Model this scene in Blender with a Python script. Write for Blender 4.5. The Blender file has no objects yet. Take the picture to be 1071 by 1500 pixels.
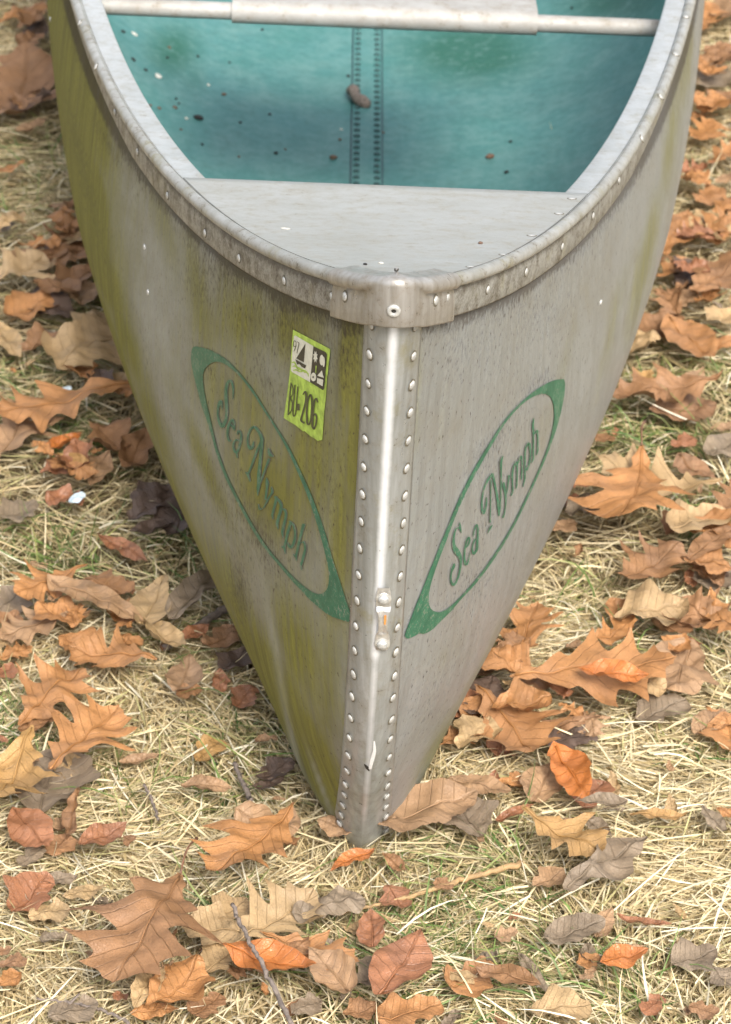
import bpy, math, random
import numpy as np
from mathutils import Vector, Matrix
from mathutils.bvhtree import BVHTree
from mathutils.geometry import delaunay_2d_cdt

SC = bpy.context.scene
COL = SC.collection

# ------------------------------------------------------------------ camera, sky, sun, exposure
PITCH, FPX, CAM_H, CAM_D = math.radians(32), 4400.0, 1.55, 1.8188     # focal length in photo pixels (1071 x 1500)
cam_data = bpy.data.cameras.new('camera')
cam = bpy.data.objects.new('camera', cam_data); COL.objects.link(cam)
cam.location = (0, -CAM_D, CAM_H)
cam.rotation_euler = (math.pi / 2 - PITCH, 0, 0)
cam_data.sensor_fit = 'HORIZONTAL'; cam_data.sensor_width = 24.0
cam_data.lens = FPX / 1071 * 24.0
cam_data.clip_start = 0.05; cam_data.clip_end = 1000
cam_data.dof.use_dof = True
cam_data.dof.focus_distance = 2.22
cam_data.dof.aperture_fstop = 16
SC.camera = cam

SUN_EL, SUN_AZ = math.radians(48), math.radians(160)     # azimuth from +y (north) towards +x (east)
world = bpy.data.worlds.new('World'); SC.world = world; world.use_nodes = True
wn = world.node_tree.nodes; wl = world.node_tree.links
for n in list(wn): wn.remove(n)
w_out = wn.new('ShaderNodeOutputWorld'); w_bg = wn.new('ShaderNodeBackground'); w_sky = wn.new('ShaderNodeTexSky')
w_hsv = wn.new('ShaderNodeHueSaturation')
w_sky.sky_type = 'NISHITA'; w_sky.sun_disc = False
w_sky.sun_elevation = SUN_EL; w_sky.sun_rotation = SUN_AZ
w_sky.air_density = 1.0; w_sky.dust_density = 4.0; w_sky.ozone_density = 1.0
w_hsv.inputs['Saturation'].default_value = 0.50
w_bg.inputs['Strength'].default_value = 0.145
wl.new(w_sky.outputs[0], w_hsv.inputs['Color']); wl.new(w_hsv.outputs[0], w_bg.inputs['Color']); wl.new(w_bg.outputs[0], w_out.inputs['Surface'])
sun_data = bpy.data.lights.new('sun', 'SUN'); sun = bpy.data.objects.new('sun', sun_data); COL.objects.link(sun)
sun_data.energy = 1.8; sun_data.angle = math.radians(18); sun_data.color = (1.0, 0.96, 0.9)
sun_dir = Vector((math.sin(SUN_AZ) * math.cos(SUN_EL), math.cos(SUN_AZ) * math.cos(SUN_EL), math.sin(SUN_EL)))
sun.rotation_euler = sun_dir.to_track_quat('Z', 'Y').to_euler()
SC.view_settings.view_transform = 'Standard'; SC.view_settings.look = 'None'
SC.view_settings.exposure = 1.1; SC.view_settings.gamma = 1.0; SC.view_settings.use_curve_mapping = False

# ------------------------------------------------------------------ pixel -> direction (only used to find positions)
CAM_O = np.array([0, -CAM_D, CAM_H])
FW = np.array([0, math.cos(PITCH), -math.sin(PITCH)]); UP = np.array([0, math.sin(PITCH), math.cos(PITCH)]); RT = np.array([1., 0, 0])
def pray(px, py):
    d = FW + RT * ((px - 535.5) / FPX) - UP * ((py - 750) / FPX)
    return d / np.linalg.norm(d)
def project(X):
    d = X - CAM_O; z = d @ FW
    return 535.5 + FPX * (d @ RT) / z, 750 - FPX * (d @ UP) / z
def on_plane(px, py, z=0.0):
    d = pray(px, py); t = (z - CAM_O[2]) / d[2]
    return CAM_O + t * d

# ------------------------------------------------------------------ helpers
def mesh_obj(name, verts, faces, mat=None, parent=None, smooth=True, uv=None, attrs=None, cols=None):
    me = bpy.data.meshes.new(name)
    me.from_pydata([tuple(map(float, v)) for v in verts], [], [tuple(map(int, f)) for f in faces])
    if smooth: me.polygons.foreach_set('use_smooth', [True] * len(me.polygons))
    if uv is not None:
        l = me.uv_layers.new(name='UVMap'); vi = np.zeros(len(me.loops), np.int32); me.loops.foreach_get('vertex_index', vi)
        l.data.foreach_set('uv', np.asarray(uv, np.float32)[vi].ravel())
    for k, a in (attrs or {}).items():
        at = me.attributes.new(k, 'FLOAT', 'POINT'); at.data.foreach_set('value', np.asarray(a, np.float32))
    if mat: me.materials.append(mat)
    me.update()
    o = bpy.data.objects.new(name, me); COL.objects.link(o)
    if parent: o.parent = parent
    return o
def shared(name, me, parent=None, matrix=None):
    o = bpy.data.objects.new(name, me); COL.objects.link(o)
    if parent: o.parent = parent
    if matrix is not None: o.matrix_local = matrix
    return o
def empty(name, loc=(0, 0, 0)):
    o = bpy.data.objects.new(name, None); COL.objects.link(o); o.location = loc; o.empty_display_size = .05
    return o
def tag(o, label=None, cat=None, group=None, kind=None):
    if label: o['label'] = label
    if cat: o['category'] = cat
    if group: o['group'] = group
    if kind: o['kind'] = kind
    return o
def grid_faces(nr, nc, off=0, close=False, flip=False):
    F = []
    for i in range(nr - 1):
        for j in range(nc if close else nc - 1):
            a, b = off + i * nc + j, off + i * nc + (j + 1) % nc
            q = (a, b, b + nc, a + nc)
            F.append(q[::-1] if flip else q)
    return F
def tube(path, radii, n=8):
    path = np.asarray(path, float); m = len(path)
    radii = np.full(m, radii) if np.isscalar(radii) else np.asarray(radii)
    T = np.gradient(path, axis=0); T /= np.linalg.norm(T, axis=1)[:, None]
    a = np.array([0, 0, 1.]) if abs(T[0, 2]) < .8 else np.array([1., 0, 0])
    V = []
    for i in range(m):
        u = np.cross(T[i], a); u /= np.linalg.norm(u); w = np.cross(u, T[i])
        for k in range(n):
            th = 2 * math.pi * k / n
            V.append(path[i] + radii[i] * (math.cos(th) * u + math.sin(th) * w))
    F = grid_faces(m, n, 0, True)
    F.append(tuple(range(n))[::-1]); F.append(tuple((m - 1) * n + k for k in range(n)))
    return V, F
def dome_mesh(name, r, h, mat, n=12, rim=.0004, skirt=0):
    V = [(r * math.cos(2 * math.pi * k / n), r * math.sin(2 * math.pi * k / n), -rim * 2) for k in range(n)]
    for a, b in ((1.0, .25), (.86, .62), (.52, .9)):
        V += [(r * a * math.cos(2 * math.pi * k / n), r * a * math.sin(2 * math.pi * k / n), h * b) for k in range(n)]
    V.append((0, 0, h)); F = grid_faces(4, n, 0, True)
    F += [(3 * n + k, 3 * n + (k + 1) % n, 4 * n) for k in range(n)]
    nf = len(F)
    if skirt:
        b = len(V)
        for q, z in ((.95, .0006), (skirt, .00025)): V += [(r * q * math.cos(2 * math.pi * (k + .2 * (k % 3)) / n), r * q * (1 + .12 * (k % 2)) * math.sin(2 * math.pi * (k + .2 * (k % 3)) / n), z) for k in range(n)]
        F += grid_faces(2, n, b, True)
    me = bpy.data.meshes.new(name); me.from_pydata(V, [], F); me.polygons.foreach_set('use_smooth', [True] * len(F)); me.materials.append(mat)
    if skirt:
        me.materials.append(M['skirt'])
        me.polygons.foreach_set('material_index', [0] * nf + [1] * (len(F) - nf))
    return me
def frame(p, nrm, up=(0, 0, 1)):
    z = Vector(nrm).normalized(); x = Vector(up).cross(z)
    if x.length < 1e-4: x = Vector((1, 0, 0))
    x.normalize(); y = z.cross(x)
    return Matrix.Translation(Vector(p)) @ Matrix((x, y, z)).transposed().to_4x4()

# ------------------------------------------------------------------ materials
class NT:
    def __init__(s, name):
        s.m = bpy.data.materials.new(name); s.m.use_nodes = True; s.t = s.m.node_tree; s.n = s.t.nodes
        s.b = s.n['Principled BSDF']
    def new(s, typ, **kw):
        n = s.n.new(typ)
        for k, v in kw.items(): setattr(n, k, v)
        return n
    def link(s, a, b): s.t.links.new(a, b)
    def val(s, sock, v):
        if hasattr(v, 'is_output') or isinstance(v, bpy.types.NodeSocket): s.link(v, sock)
        else: sock.default_value = v
    def noise(s, vec, scale, detail=4, rough=.6, mapping=None):
        n = s.new('ShaderNodeTexNoise'); n.inputs['Scale'].default_value = scale; n.inputs['Detail'].default_value = detail; n.inputs['Roughness'].default_value = rough
        if mapping:
            mp = s.new('ShaderNodeMapping'); mp.inputs['Scale'].default_value = mapping; s.link(vec, mp.inputs['Vector']); vec = mp.outputs[0]
        s.link(vec, n.inputs['Vector']); return n.outputs['Fac']
    def ramp(s, fac, lo, hi, a=0., b=1.):
        n = s.new('ShaderNodeMapRange'); n.inputs['From Min'].default_value = lo; n.inputs['From Max'].default_value = hi
        n.inputs['To Min'].default_value = a; n.inputs['To Max'].default_value = b; s.link(fac, n.inputs['Value']); return n.outputs[0]
    def math(s, op, a, b=0., c=None):
        n = s.new('ShaderNodeMath', operation=op); s.val(n.inputs[0], a); s.val(n.inputs[1], b)
        if c is not None: s.val(n.inputs[2], c)
        return n.outputs[0]
    def mix(s, fac, a, b, mode='MIX'):
        n = s.new('ShaderNodeMix', data_type='RGBA', blend_type=mode)
        s.val(n.inputs[0], fac)
        for sock, v in ((n.inputs[6], a), (n.inputs[7], b)):
            if isinstance(v, bpy.types.NodeSocket): s.link(v, sock)
            else: sock.default_value = (*v, 1) if len(v) == 3 else v
        return n.outputs[2]
    def attr(s, name, out='Fac'):
        n = s.new('ShaderNodeAttribute', attribute_name=name); return n.outputs[out]
    def bump(s, h, strength, dist):
        n = s.new('ShaderNodeBump'); n.inputs['Strength'].default_value = strength; n.inputs['Distance'].default_value = dist
        s.link(h, n.inputs['Height']); s.link(n.outputs[0], s.b.inputs['Normal'])
    def coord(s, which): return s.new('ShaderNodeTexCoord').outputs[which]
    def set(s, **kw):
        for k, v in kw.items(): s.val(s.b.inputs[k.replace('_', ' ')], v)

def simple(name, col, rough=.5, metal=0., var=.25, scale=60, bump=0.):
    t = NT(name); c = t.coord('Object'); f = t.noise(c, scale, 5)
    k = t.ramp(f, .25, .75, 1 - var, 1 + var)
    t.link(t.mix(1., (*col, 1), t.new('ShaderNodeCombineColor').outputs[0], 'MULTIPLY') if False else t.mix(t.ramp(f, .3, .7), tuple(x * (1 - var) for x in col), tuple(min(1, x * (1 + var)) for x in col)), t.b.inputs['Base Color'])
    t.set(Roughness=rough, Metallic=metal)
    if bump: t.bump(f, bump, .002)
    return t.m

def mat_hull():
    t = NT('weathered_hull_aluminium'); uv = t.coord('UV')
    streak = t.noise(uv, 1, 6, .68, (120, 6, 1)); fine = t.noise(uv, 1, 5, .7, (520, 34, 1)); blot = t.noise(uv, 11, 5, .65); spk = t.noise(uv, 300, 3, .7, (1, .45, 1))
    alg, dirt, rub_and_highlight = t.attr('algae'), t.attr('dirt'), t.attr('rub_and_highlight')
    base = t.mix(t.ramp(streak, .3, .7), (.232, .242, .234), (.360, .380, .380))
    base = t.mix(t.ramp(fine, .40, .70, 0, .32), base, (.44, .465, .47))
    base = t.mix(t.ramp(blot, .42, .68, 0, .55), base, (.265, .245, .20))
    sum_ = t.math('ADD', t.math('MULTIPLY', streak, .40), t.math('ADD', t.math('MULTIPLY', blot, .30), t.math('MULTIPLY', fine, .30)))
    am = t.math('MULTIPLY', t.ramp(t.math('ADD', t.math('MULTIPLY', alg, 1.3), t.ramp(sum_, .34, .66, -.30, .30)), .05, 1.05), .95)
    gr = t.ramp(t.math('ADD', t.math('MULTIPLY', alg, 1.2), t.ramp(blot, .3, .7, -.2, .2)), .1, .8, 0, .6)
    base = t.mix(gr, base, (.205, .188, .120))
    agl = t.mix(t.ramp(streak, .35, .65), (.122, .110, .030), (.225, .210, .042))
    c = t.mix(am, base, agl)
    dm = t.math('MULTIPLY', t.ramp(t.math('ADD', dirt, t.ramp(t.math('ADD', t.math('MULTIPLY', spk, .6), t.math('MULTIPLY', streak, .4)), .35, .65, -.45, .45)), .22, .8), .8)
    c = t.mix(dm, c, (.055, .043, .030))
    sp2 = t.math('MULTIPLY', t.ramp(spk, .63, .68), .8)
    c = t.mix(sp2, c, (.07, .05, .035))
    c = t.mix(t.math('MULTIPLY', rub_and_highlight, .75), c, (.43, .43, .43))
    t.link(c, t.b.inputs['Base Color'])
    cover = t.math('MAXIMUM', am, dm)
    t.link(t.math('MULTIPLY', t.math('SUBTRACT', 1., cover), .45), t.b.inputs['Metallic'])
    t.link(t.math('ADD', t.ramp(blot, .3, .7, .36, .5), t.math('MULTIPLY', cover, .42)), t.b.inputs['Roughness'])
    t.link(t.ramp(cover, 0, 1, .5, .12), t.b.inputs['Specular IOR Level'])
    t.bump(t.math('ADD', t.math('MULTIPLY', fine, .4), t.math('ADD', spk, t.math('MULTIPLY', blot, 5.))), .35, .0012)
    return t.m
def mat_metal(name, lo, hi, alg=.3, dirt=.3, rough=.4, metal=.6, seed=0., stain=None, grain=(160, 160, 12)):
    t = NT(name); c = t.coord('Object')
    mp = t.new('ShaderNodeMapping'); mp.inputs['Location'].default_value = (seed, seed, 0); t.link(c, mp.inputs['Vector']); c = mp.outputs[0]
    a = t.noise(c, 26, 6, .65); s = t.noise(c, 520, 3, .7); st = t.noise(c, 1, 4, .6, grain); b = t.noise(c, 75, 5, .7)
    col = t.mix(t.ramp(st, .3, .7), lo, hi)
    col = t.mix(t.ramp(b, .48, .72, 0, .45), col, tuple(x * y for x, y in zip(lo, (.85, .72, .5))))
    if alg: col = t.mix(t.ramp(a, .62 - .25 * alg, .80 - .2 * alg, 0, .8), col, (.21, .18, .055))
    if dirt: col = t.mix(t.ramp(t.math('ADD', t.math('MULTIPLY', s, .55), t.math('MULTIPLY', b, .45)), .62 - .14 * dirt, .70 - .12 * dirt, 0, .8), col, (.075, .058, .042))
    d2 = t.attr('dirt'); dm = t.ramp(t.math('ADD', d2, t.ramp(t.math('ADD', t.math('MULTIPLY', s, .5), t.math('MULTIPLY', b, .5)), .35, .65, -.4, .4)), .25, .85, 0, .85)
    col = t.mix(dm, col, (.07, .055, .038))
    ridge_hl = t.attr('rub_and_highlight'); col = t.mix(t.ramp(t.math('ADD', ridge_hl, t.ramp(b, .3, .7, -.12, .12)), .25, .95), col, (.66, .67, .68))  # pale tint that paints the highlight on the stem ridge
    if stain: col = t.mix(t.ramp(b, .5, .68, 0, .8), col, stain)
    t.link(col, t.b.inputs['Base Color']); t.set(Metallic=metal)
    t.link(t.ramp(b, .3, .7, rough - .08, rough + .14), t.b.inputs['Roughness'])
    t.bump(t.math('ADD', s, t.math('MULTIPLY', b, 2.)), .2, .0008)
    return t.m
def mat_interior():
    t = NT('teal_interior_paint'); uv = t.coord('UV'); ob = t.coord('Object')
    a = t.noise(ob, 6, 6, .68); b = t.noise(ob, 19, 6, .7); s = t.noise(ob, 200, 4, .75); dark_patch = t.attr('dark_patch')
    c = t.mix(t.ramp(a, .32, .68), (.040, .168, .142), (.074, .205, .200))
    c = t.mix(t.ramp(b, .44, .62, 0, .55), c, (.118, .240, .218))
    c = t.mix(t.ramp(t.math('ADD', dark_patch, t.ramp(a, .3, .7, -.15, .15)), .15, .8, 0, .92), c, (.008, .085, .048))
    f2 = t.noise(ob, 75, 6, .75); c = t.mix(t.ramp(f2, .50, .66, 0, .4), c, (.15, .27, .25)); c = t.mix(t.ramp(f2, .50, .36, 0, .4), c, (.035, .115, .10))
    c = t.mix(t.ramp(s, .63, .70, 0, .6), c, (.035, .06, .05))
    t.link(c, t.b.inputs['Base Color']); t.link(t.ramp(a, .3, .7, .42, .62), t.b.inputs['Roughness'])
    t.bump(t.math('ADD', s, b), .15, .0008)
    return t.m
def mat_decal():
    t = NT('green_vinyl'); ob = t.coord('Object'); a = t.noise(ob, 90, 5, .7); s = t.noise(ob, 420, 3, .7)
    c = t.mix(t.ramp(a, .3, .7), (.009, .080, .044), (.025, .155, .086))
    c = t.mix(t.ramp(t.math('ADD', t.math('MULTIPLY', s, .6), t.math('MULTIPLY', a, .4)), .54, .60, 0, .8), c, (.20, .20, .16))
    c = t.mix(t.ramp(a, .68, .74, 0, .8), c, (.10, .13, .05))
    t.link(c, t.b.inputs['Base Color']); t.set(Roughness=.45); return t.m
def mat_leaf(name, col, rough=.55, gloss=0.):
    t = NT(name); uv = t.coord('UV'); ob = t.coord('Object'); oi = t.new('ShaderNodeObjectInfo')
    sep = t.new('ShaderNodeSeparateXYZ'); t.link(uv, sep.inputs[0])
    u = t.math('ABSOLUTE', t.math('SUBTRACT', sep.outputs[0], .5)); v = sep.outputs[1]
    lat = t.math('PINGPONG', t.math('SUBTRACT', t.math('MULTIPLY', v, 9.), t.math('MULTIPLY', u, 5.)), .5)
    vein = t.math('MAXIMUM', t.ramp(lat, .0, .06, 1, 0), t.ramp(u, .008, .022, 1, 0))
    rnd = t.new('ShaderNodeMapping'); t.link(ob, rnd.inputs['Vector']); t.link(oi.outputs['Random'], rnd.inputs['Location'])
    a = t.noise(rnd.outputs[0], 34, 5, .65); b = t.noise(rnd.outputs[0], 230, 4, .7)
    dk = tuple(x * .62 for x in col); lt = tuple(min(.8, x * 1.25 + .02) for x in col)
    c = t.mix(t.ramp(a, .3, .7), dk, lt)
    c = t.mix(t.ramp(oi.outputs['Random'], 0, 1, 0, .38), c, tuple(.5 * x + .06 * k for x, k in zip(col, (1.6, 1.1, .8))))
    c = t.mix(t.ramp(b, .60, .74, 0, .55), c, tuple(x * .28 for x in col))
    vo = t.new('ShaderNodeTexVoronoi', feature='DISTANCE_TO_EDGE'); vo.inputs['Scale'].default_value = 420; t.link(rnd.outputs[0], vo.inputs['Vector'])
    net = t.ramp(vo.outputs['Distance'], 0., .09, 1, 0)
    c = t.mix(t.math('MULTIPLY', net, .22), c, tuple(x * .55 for x in col))
    c = t.mix(t.ramp(t.math('ADD', t.math('MULTIPLY', u, 2.), t.ramp(a, .3, .7, -.25, .25)), .72, 1.15, 0, .55), c, tuple(x * .45 for x in col))
    big = t.noise(rnd.outputs[0], 13, 3, .5)
    c = t.mix(t.ramp(big, .52, .68, 0, .45), c, tuple(.6 * x + .05 for x in col))
    c = t.mix(t.math('MULTIPLY', vein, .30), c, tuple(x * .5 for x in col))
    geo = t.new('ShaderNodeNewGeometry')
    c = t.mix(t.math('MULTIPLY', geo.outputs['Backfacing'], .45), c, tuple(.7 * x + .04 for x in col))
    t.link(c, t.b.inputs['Base Color']); t.set(Roughness=rough)
    t.bump(t.math('ADD', t.math('MULTIPLY', vein, -1.2), t.math('ADD', t.math('MULTIPLY', b, .8), t.math('ADD', t.math('MULTIPLY', net, -.3), t.math('MULTIPLY', a, 2.5)))), .6, .0013)
    tr = t.new('ShaderNodeBsdfTranslucent'); t.link(c, tr.inputs['Color']); ms = t.new('ShaderNodeMixShader'); ms.inputs[0].default_value = .13
    out = t.n['Material Output']; t.link(t.b.outputs[0], ms.inputs[1]); t.link(tr.outputs[0], ms.inputs[2]); t.link(ms.outputs[0], out.inputs['Surface'])
    return t.m
def mat_grass(name):
    t = NT(name); c = t.attr('tint', 'Color'); f = t.noise(t.coord('Object'), 140, 3, .6)
    cc = t.mix(t.ramp(f, .35, .75, 0, .3), c, (.20, .15, .075))
    t.link(cc, t.b.inputs['Base Color']); t.set(Roughness=.5)
    t.b.inputs['Specular IOR Level'].default_value = .35
    tr = t.new('ShaderNodeBsdfTranslucent'); t.link(cc, tr.inputs['Color']); ms = t.new('ShaderNodeMixShader'); ms.inputs[0].default_value = .18
    out = t.n['Material Output']; t.link(t.b.outputs[0], ms.inputs[1]); t.link(tr.outputs[0], ms.inputs[2]); t.link(ms.outputs[0], out.inputs['Surface'])
    return t.m
def mat_ground():
    t = NT('thatch_and_soil'); ob = t.coord('Object'); a = t.noise(ob, 9, 6, .7); b = t.noise(ob, 160, 4, .7)
    c = t.mix(t.ramp(b, .3, .7), (.05, .038, .02), (.20, .15, .08)); c = t.mix(t.ramp(a, .35, .7, 0, .6), c, (.30, .23, .11))
    t.link(c, t.b.inputs['Base Color']); t.set(Roughness=.95); t.bump(b, .6, .01); return t.m

M = {}
M['hull'] = mat_hull()
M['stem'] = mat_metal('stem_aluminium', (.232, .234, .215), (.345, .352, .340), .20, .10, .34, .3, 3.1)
M['washer'] = simple('washer_aluminium', (.55, .54, .50), .35, .5, .15, 300)
M['gunwale'] = mat_metal('gunwale_aluminium', (.28, .275, .245), (.40, .40, .375), .25, .35, .42, .25, 1.7, grain=(70, 40, 90))
M['band'] = mat_metal('inner_flange_aluminium', (.38, .39, .375), (.48, .49, .48), 0, .12, .4, .3, 2.2, grain=(40, 25, 40))
M['deck'] = mat_metal('deck_aluminium', (.325, .32, .285), (.385, .388, .365), 0, .06, .45, .2, 5.2, grain=(14, 26, 26))
M['cap'] = mat_metal('cap_aluminium', (.27, .25, .22), (.42, .405, .38), .16, .2, .33, .45, 7.2)
M['rivet'] = simple('rivet_aluminium', (.43, .425, .395), .42, .3, .3, 400)
M['bright'] = simple('bright_aluminium', (.60, .59, .57), .28, .7, .2, 300)
M['seat'] = mat_metal('seat_aluminium', (.28, .265, .235), (.38, .37, .345), 0, .2, .58, .1, 9., grain=(30, 40, 40))
M['seat_pan'] = simple('seat_sheet', (.62, .64, .67), .4, .3, .08, 30)
M['interior'] = mat_interior()
M['decal'] = mat_decal()
M['dark'] = simple('dark_grime', (.02, .017, .013), .8)
M['lime'] = simple('lime_sticker', (.36, .50, .075), .5, 0, .4, 110)
M['sticker_white'] = simple('sticker_white', (.62, .60, .48), .5, 0, .12, 200)
M['sticker_black'] = simple('sticker_black', (.035, .032, .022), .5, 0, .3, 200)
M['ink'] = simple('sticker_ink', (.06, .065, .025), .5, 0, .4, 160)
M['scrape'] = simple('bare_scratch', (.72, .72, .71), .25, .2, .1, 300)
M['rust'] = simple('rust_smear', (.55, .22, .05), .6, 0, .3, 300)
M['ground'] = mat_ground()
M['grass'] = mat_grass('grass_blades')
PAL = dict(o=(.435, .200, .064), t=(.47, .315, .150), b=(.31, .155, .062), r=(.34, .140, .060), g=(.24, .178, .112),
           d=(.105, .064, .042), y=(.43, .245, .080), x=(.52, .165, .028), p=(.38, .225, .112))
LM = {k: mat_leaf('leaf_' + n, PAL[k], .34 if k in 'xr' else .52) for k, n in dict(o='orange', t='tan', b='brown', r='russet', g='grey_brown', d='dark', y='golden', x='bright_orange', p='pinkish').items()}
RIBM = {k: simple('midrib_' + k, tuple(x * .72 for x in PAL[k]), .6) for k in PAL}
M['stalk'] = simple('leaf_stalk', (.16, .08, .045), .6, 0, .3, 200)
M['twig'] = simple('twig_bark', (.17, .135, .11), .8, 0, .45, 260, .6)
M['twig_pale'] = simple('twig_pale', (.33, .21, .095), .7, 0, .35, 200, .5)
M['flake'] = simple('pale_flake', (.55, .64, .68), .7, 0, .3, 160, .6)
M['crumb'] = simple('crumb', (.17, .10, .065), .8, 0, .4, 300, .6)
M['crumb_dark'] = simple('crumb_dark', (.022, .018, .016), .6, 0, .3, 300, .6)
M['crumb_pale'] = simple('crumb_pale', (.70, .68, .60), .7, 0, .2, 300, .6)

# ------------------------------------------------------------------ ground
def gh(x, y):
    return .005 * np.sin(3.1 * x + 1.3) * np.cos(2.3 * y) + .004 * np.sin(9 * x + 5 * y) + .003 * np.cos(13 * y - 7 * x)
def build_ground():
    xs = np.r_[-120, -30, -8, -3, np.linspace(-1.4, 1.4, 57), 3, 8, 30, 120]; ys = np.r_[-120, -30, -8, -2, np.linspace(-.9, 3.5, 89), 8, 30, 120]
    X, Y = np.meshgrid(xs, ys); Z = gh(X, Y) - .024
    V = np.stack([X, Y, Z], -1).reshape(-1, 3)
    tag(mesh_obj('ground', V, grid_faces(len(ys), len(xs)), M['ground']), kind='structure')
build_ground()

# ------------------------------------------------------------------ hull form (hull frame: x across, y aft from the bow, z up)
HEEL, X0, YAW, SL, XB, ZL, ZM, WB, NN, TT, C1, C2 = 2.39205, -.00414, .20924, .43098, .49658, .60204, .33469, .92413, 1.34665, -.10175, .13762, .02411
HALF = 2.3
PROF = np.array([[-.006, .612], [-.0029, .5883], [.0001, .5644], [.0031, .5405], [.0059, .5165], [.0084, .4926], [.0104, .4686], [.0121, .4447], [.0134, .4208], [.0145, .3968], [.0156, .3728], [.0168, .3489], [.0186, .325], [.0207, .3011], [.0233, .2773], [.0264, .2536], [.0303, .23], [.0353, .2066], [.0415, .1835], [.0492, .161], [.0584, .139], [.0692, .1178], [.0816, .0976], [.0925, .0784], [.1020, .0608], [.1105, .045], [.118, .0315], [.125, .0205], [.132, .0119], [.142, .0054], [.17, 0.]])
def zs(y):
    y = np.where(y > HALF, 2 * HALF - y, y)
    return ZM + (.602 - ZM) * np.exp(-np.maximum(y, -.01) / ZL)
def hx(S, w):
    r = 1 - np.clip(w / WB, 0, 1)
    nn = np.clip(NN + (2.3 - NN) * np.clip((S - .1) / .8, 0, 1) ** 1.3, .5, 4)
    B = XB * (1 + TT * (1 - w)) * np.maximum(1 - r ** nn, 0) ** (1 / nn)
    c = np.maximum(SL + C1 * (1 - w) + C2 * w * (1 - w) * 4, .05)
    x = B * (1 - np.exp(-c * S / np.maximum(B, 1e-4)))
    x = x + (.0075 + .006 * np.exp(-w / .07)) * np.clip(w / .06, .3, 1) * (1 - np.exp(-S / .045)) * np.clip(w / .03, 0, 1)
    R = .0068 * np.clip(w / .045, .2, 1) * np.clip(w / .003, 0, 1)
    return x + R * np.sqrt(np.maximum(0, 1 - (1 - np.minimum(S / np.maximum(R, 1e-5), 1)) ** 2))
def drop(w, S=0.): return .013 * (1 - w) ** 14 * np.exp(-np.asarray(S) / .2)
def stem_y(w): return np.interp(w * .612, PROF[::-1, 1], PROF[::-1, 0])
def to_world(P):
    P = np.asarray(P, float); h = math.radians(HEEL); a = math.radians(YAW)
    x = P[..., 0] * math.cos(h) + P[..., 2] * math.sin(h); z = -P[..., 0] * math.sin(h) + P[..., 2] * math.cos(h); y = P[..., 1]
    return np.stack([x * math.cos(a) + y * math.sin(a) + X0, -x * math.sin(a) + y * math.cos(a), z], -1)
def to_hull(Q):
    Q = np.asarray(Q, float); h = math.radians(HEEL); a = math.radians(YAW)
    x0 = Q[..., 0] - X0; x = x0 * math.cos(a) - Q[..., 1] * math.sin(a); y = x0 * math.sin(a) + Q[..., 1] * math.cos(a); z = Q[..., 2]
    return np.stack([x * math.cos(h) - z * math.sin(h), y, x * math.sin(h) + z * math.cos(h)], -1)
def x_to_S(x, w):
    s = np.r_[np.linspace(0, .03, 400), np.linspace(.031, .6, 600)]
    return np.interp(x, hx(s, w), s)
def hull_pt(x, w):      # point of the outer skin at half-breadth x (signed) and height fraction w near the bow
    S = x_to_S(abs(x), w); y = stem_y(w) + S
    return np.array([x, y, zs(y) * w - drop(w, S)])

canoe = empty('canoe')
tag(canoe, 'weathered aluminium canoe with riveted bow, green name decals and teal painted inside', 'canoe')

def blob(px, py, items):
    out = np.zeros_like(px)
    for cx, cy, rx, ry, ang, amp in items:
        a = math.radians(ang); dx, dy = px - cx, py - cy
        u = dx * math.cos(a) + dy * math.sin(a); v = -dx * math.sin(a) + dy * math.cos(a)
        out = np.maximum(out, amp * np.exp(-(u / rx) ** 2 - (v / ry) ** 2))
    return out
# stains: (centre x, y, radius along, radius across, angle, amount) where they sit on the skin
ALG_L = [(80, 130, 30, 260, -3, 1.0), (110, 330, 25, 160, -14, .95), (170, 520, 16, 170, -18, .85), (270, 760, 14, 200, -24, .75), (210, 150, 12, 120, -20, .5), (300, 680, 14, 160, -22, .55), (240, 330, 16, 120, -14, .45), (520, 640, 14, 160, 3, .8), (95, 60, 40, 190, 0, 1.0), (120, 260, 38, 190, -14, .95), (150, 390, 26, 120, -18, .8), (185, 500, 20, 120, -18, .65), (225, 620, 18, 150, -20, .55), (330, 850, 26, 200, -24, .62),
         (400, 1000, 36, 160, -27, .85), (455, 1100, 30, 120, -25, .9), (440, 960, 55, 150, -10, .55), (360, 470, 60, 80, 0, .55), (430, 480, 50, 60, 0, .62), (510, 540, 22, 120, 4, .75), (455, 680, 60, 120, 0, .62),
         (500, 760, 22, 200, 2, .6), (400, 720, 55, 110, -25, .62), (320, 560, 60, 80, 0, .40), (290, 440, 20, 120, -10, .45), (480, 1000, 24, 180, 4, .5), (370, 600, 45, 150, -20, .45), (170, 120, 30, 130, -10, .6), (130, 160, 40, 160, -10, .75)]
ALG_R = [(945, 380, 12, 110, 12, .62), (985, 190, 12, 110, 8, .5), (1005, 90, 10, 90, 3, .45), (700, 1000, 14, 170, 28, .42), (640, 1100, 16, 90, 28, .5), (900, 470, 9, 110, 14, .3), (610, 560, 8, 120, 2, .28), (820, 560, 10, 90, 16, .2)]
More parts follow.
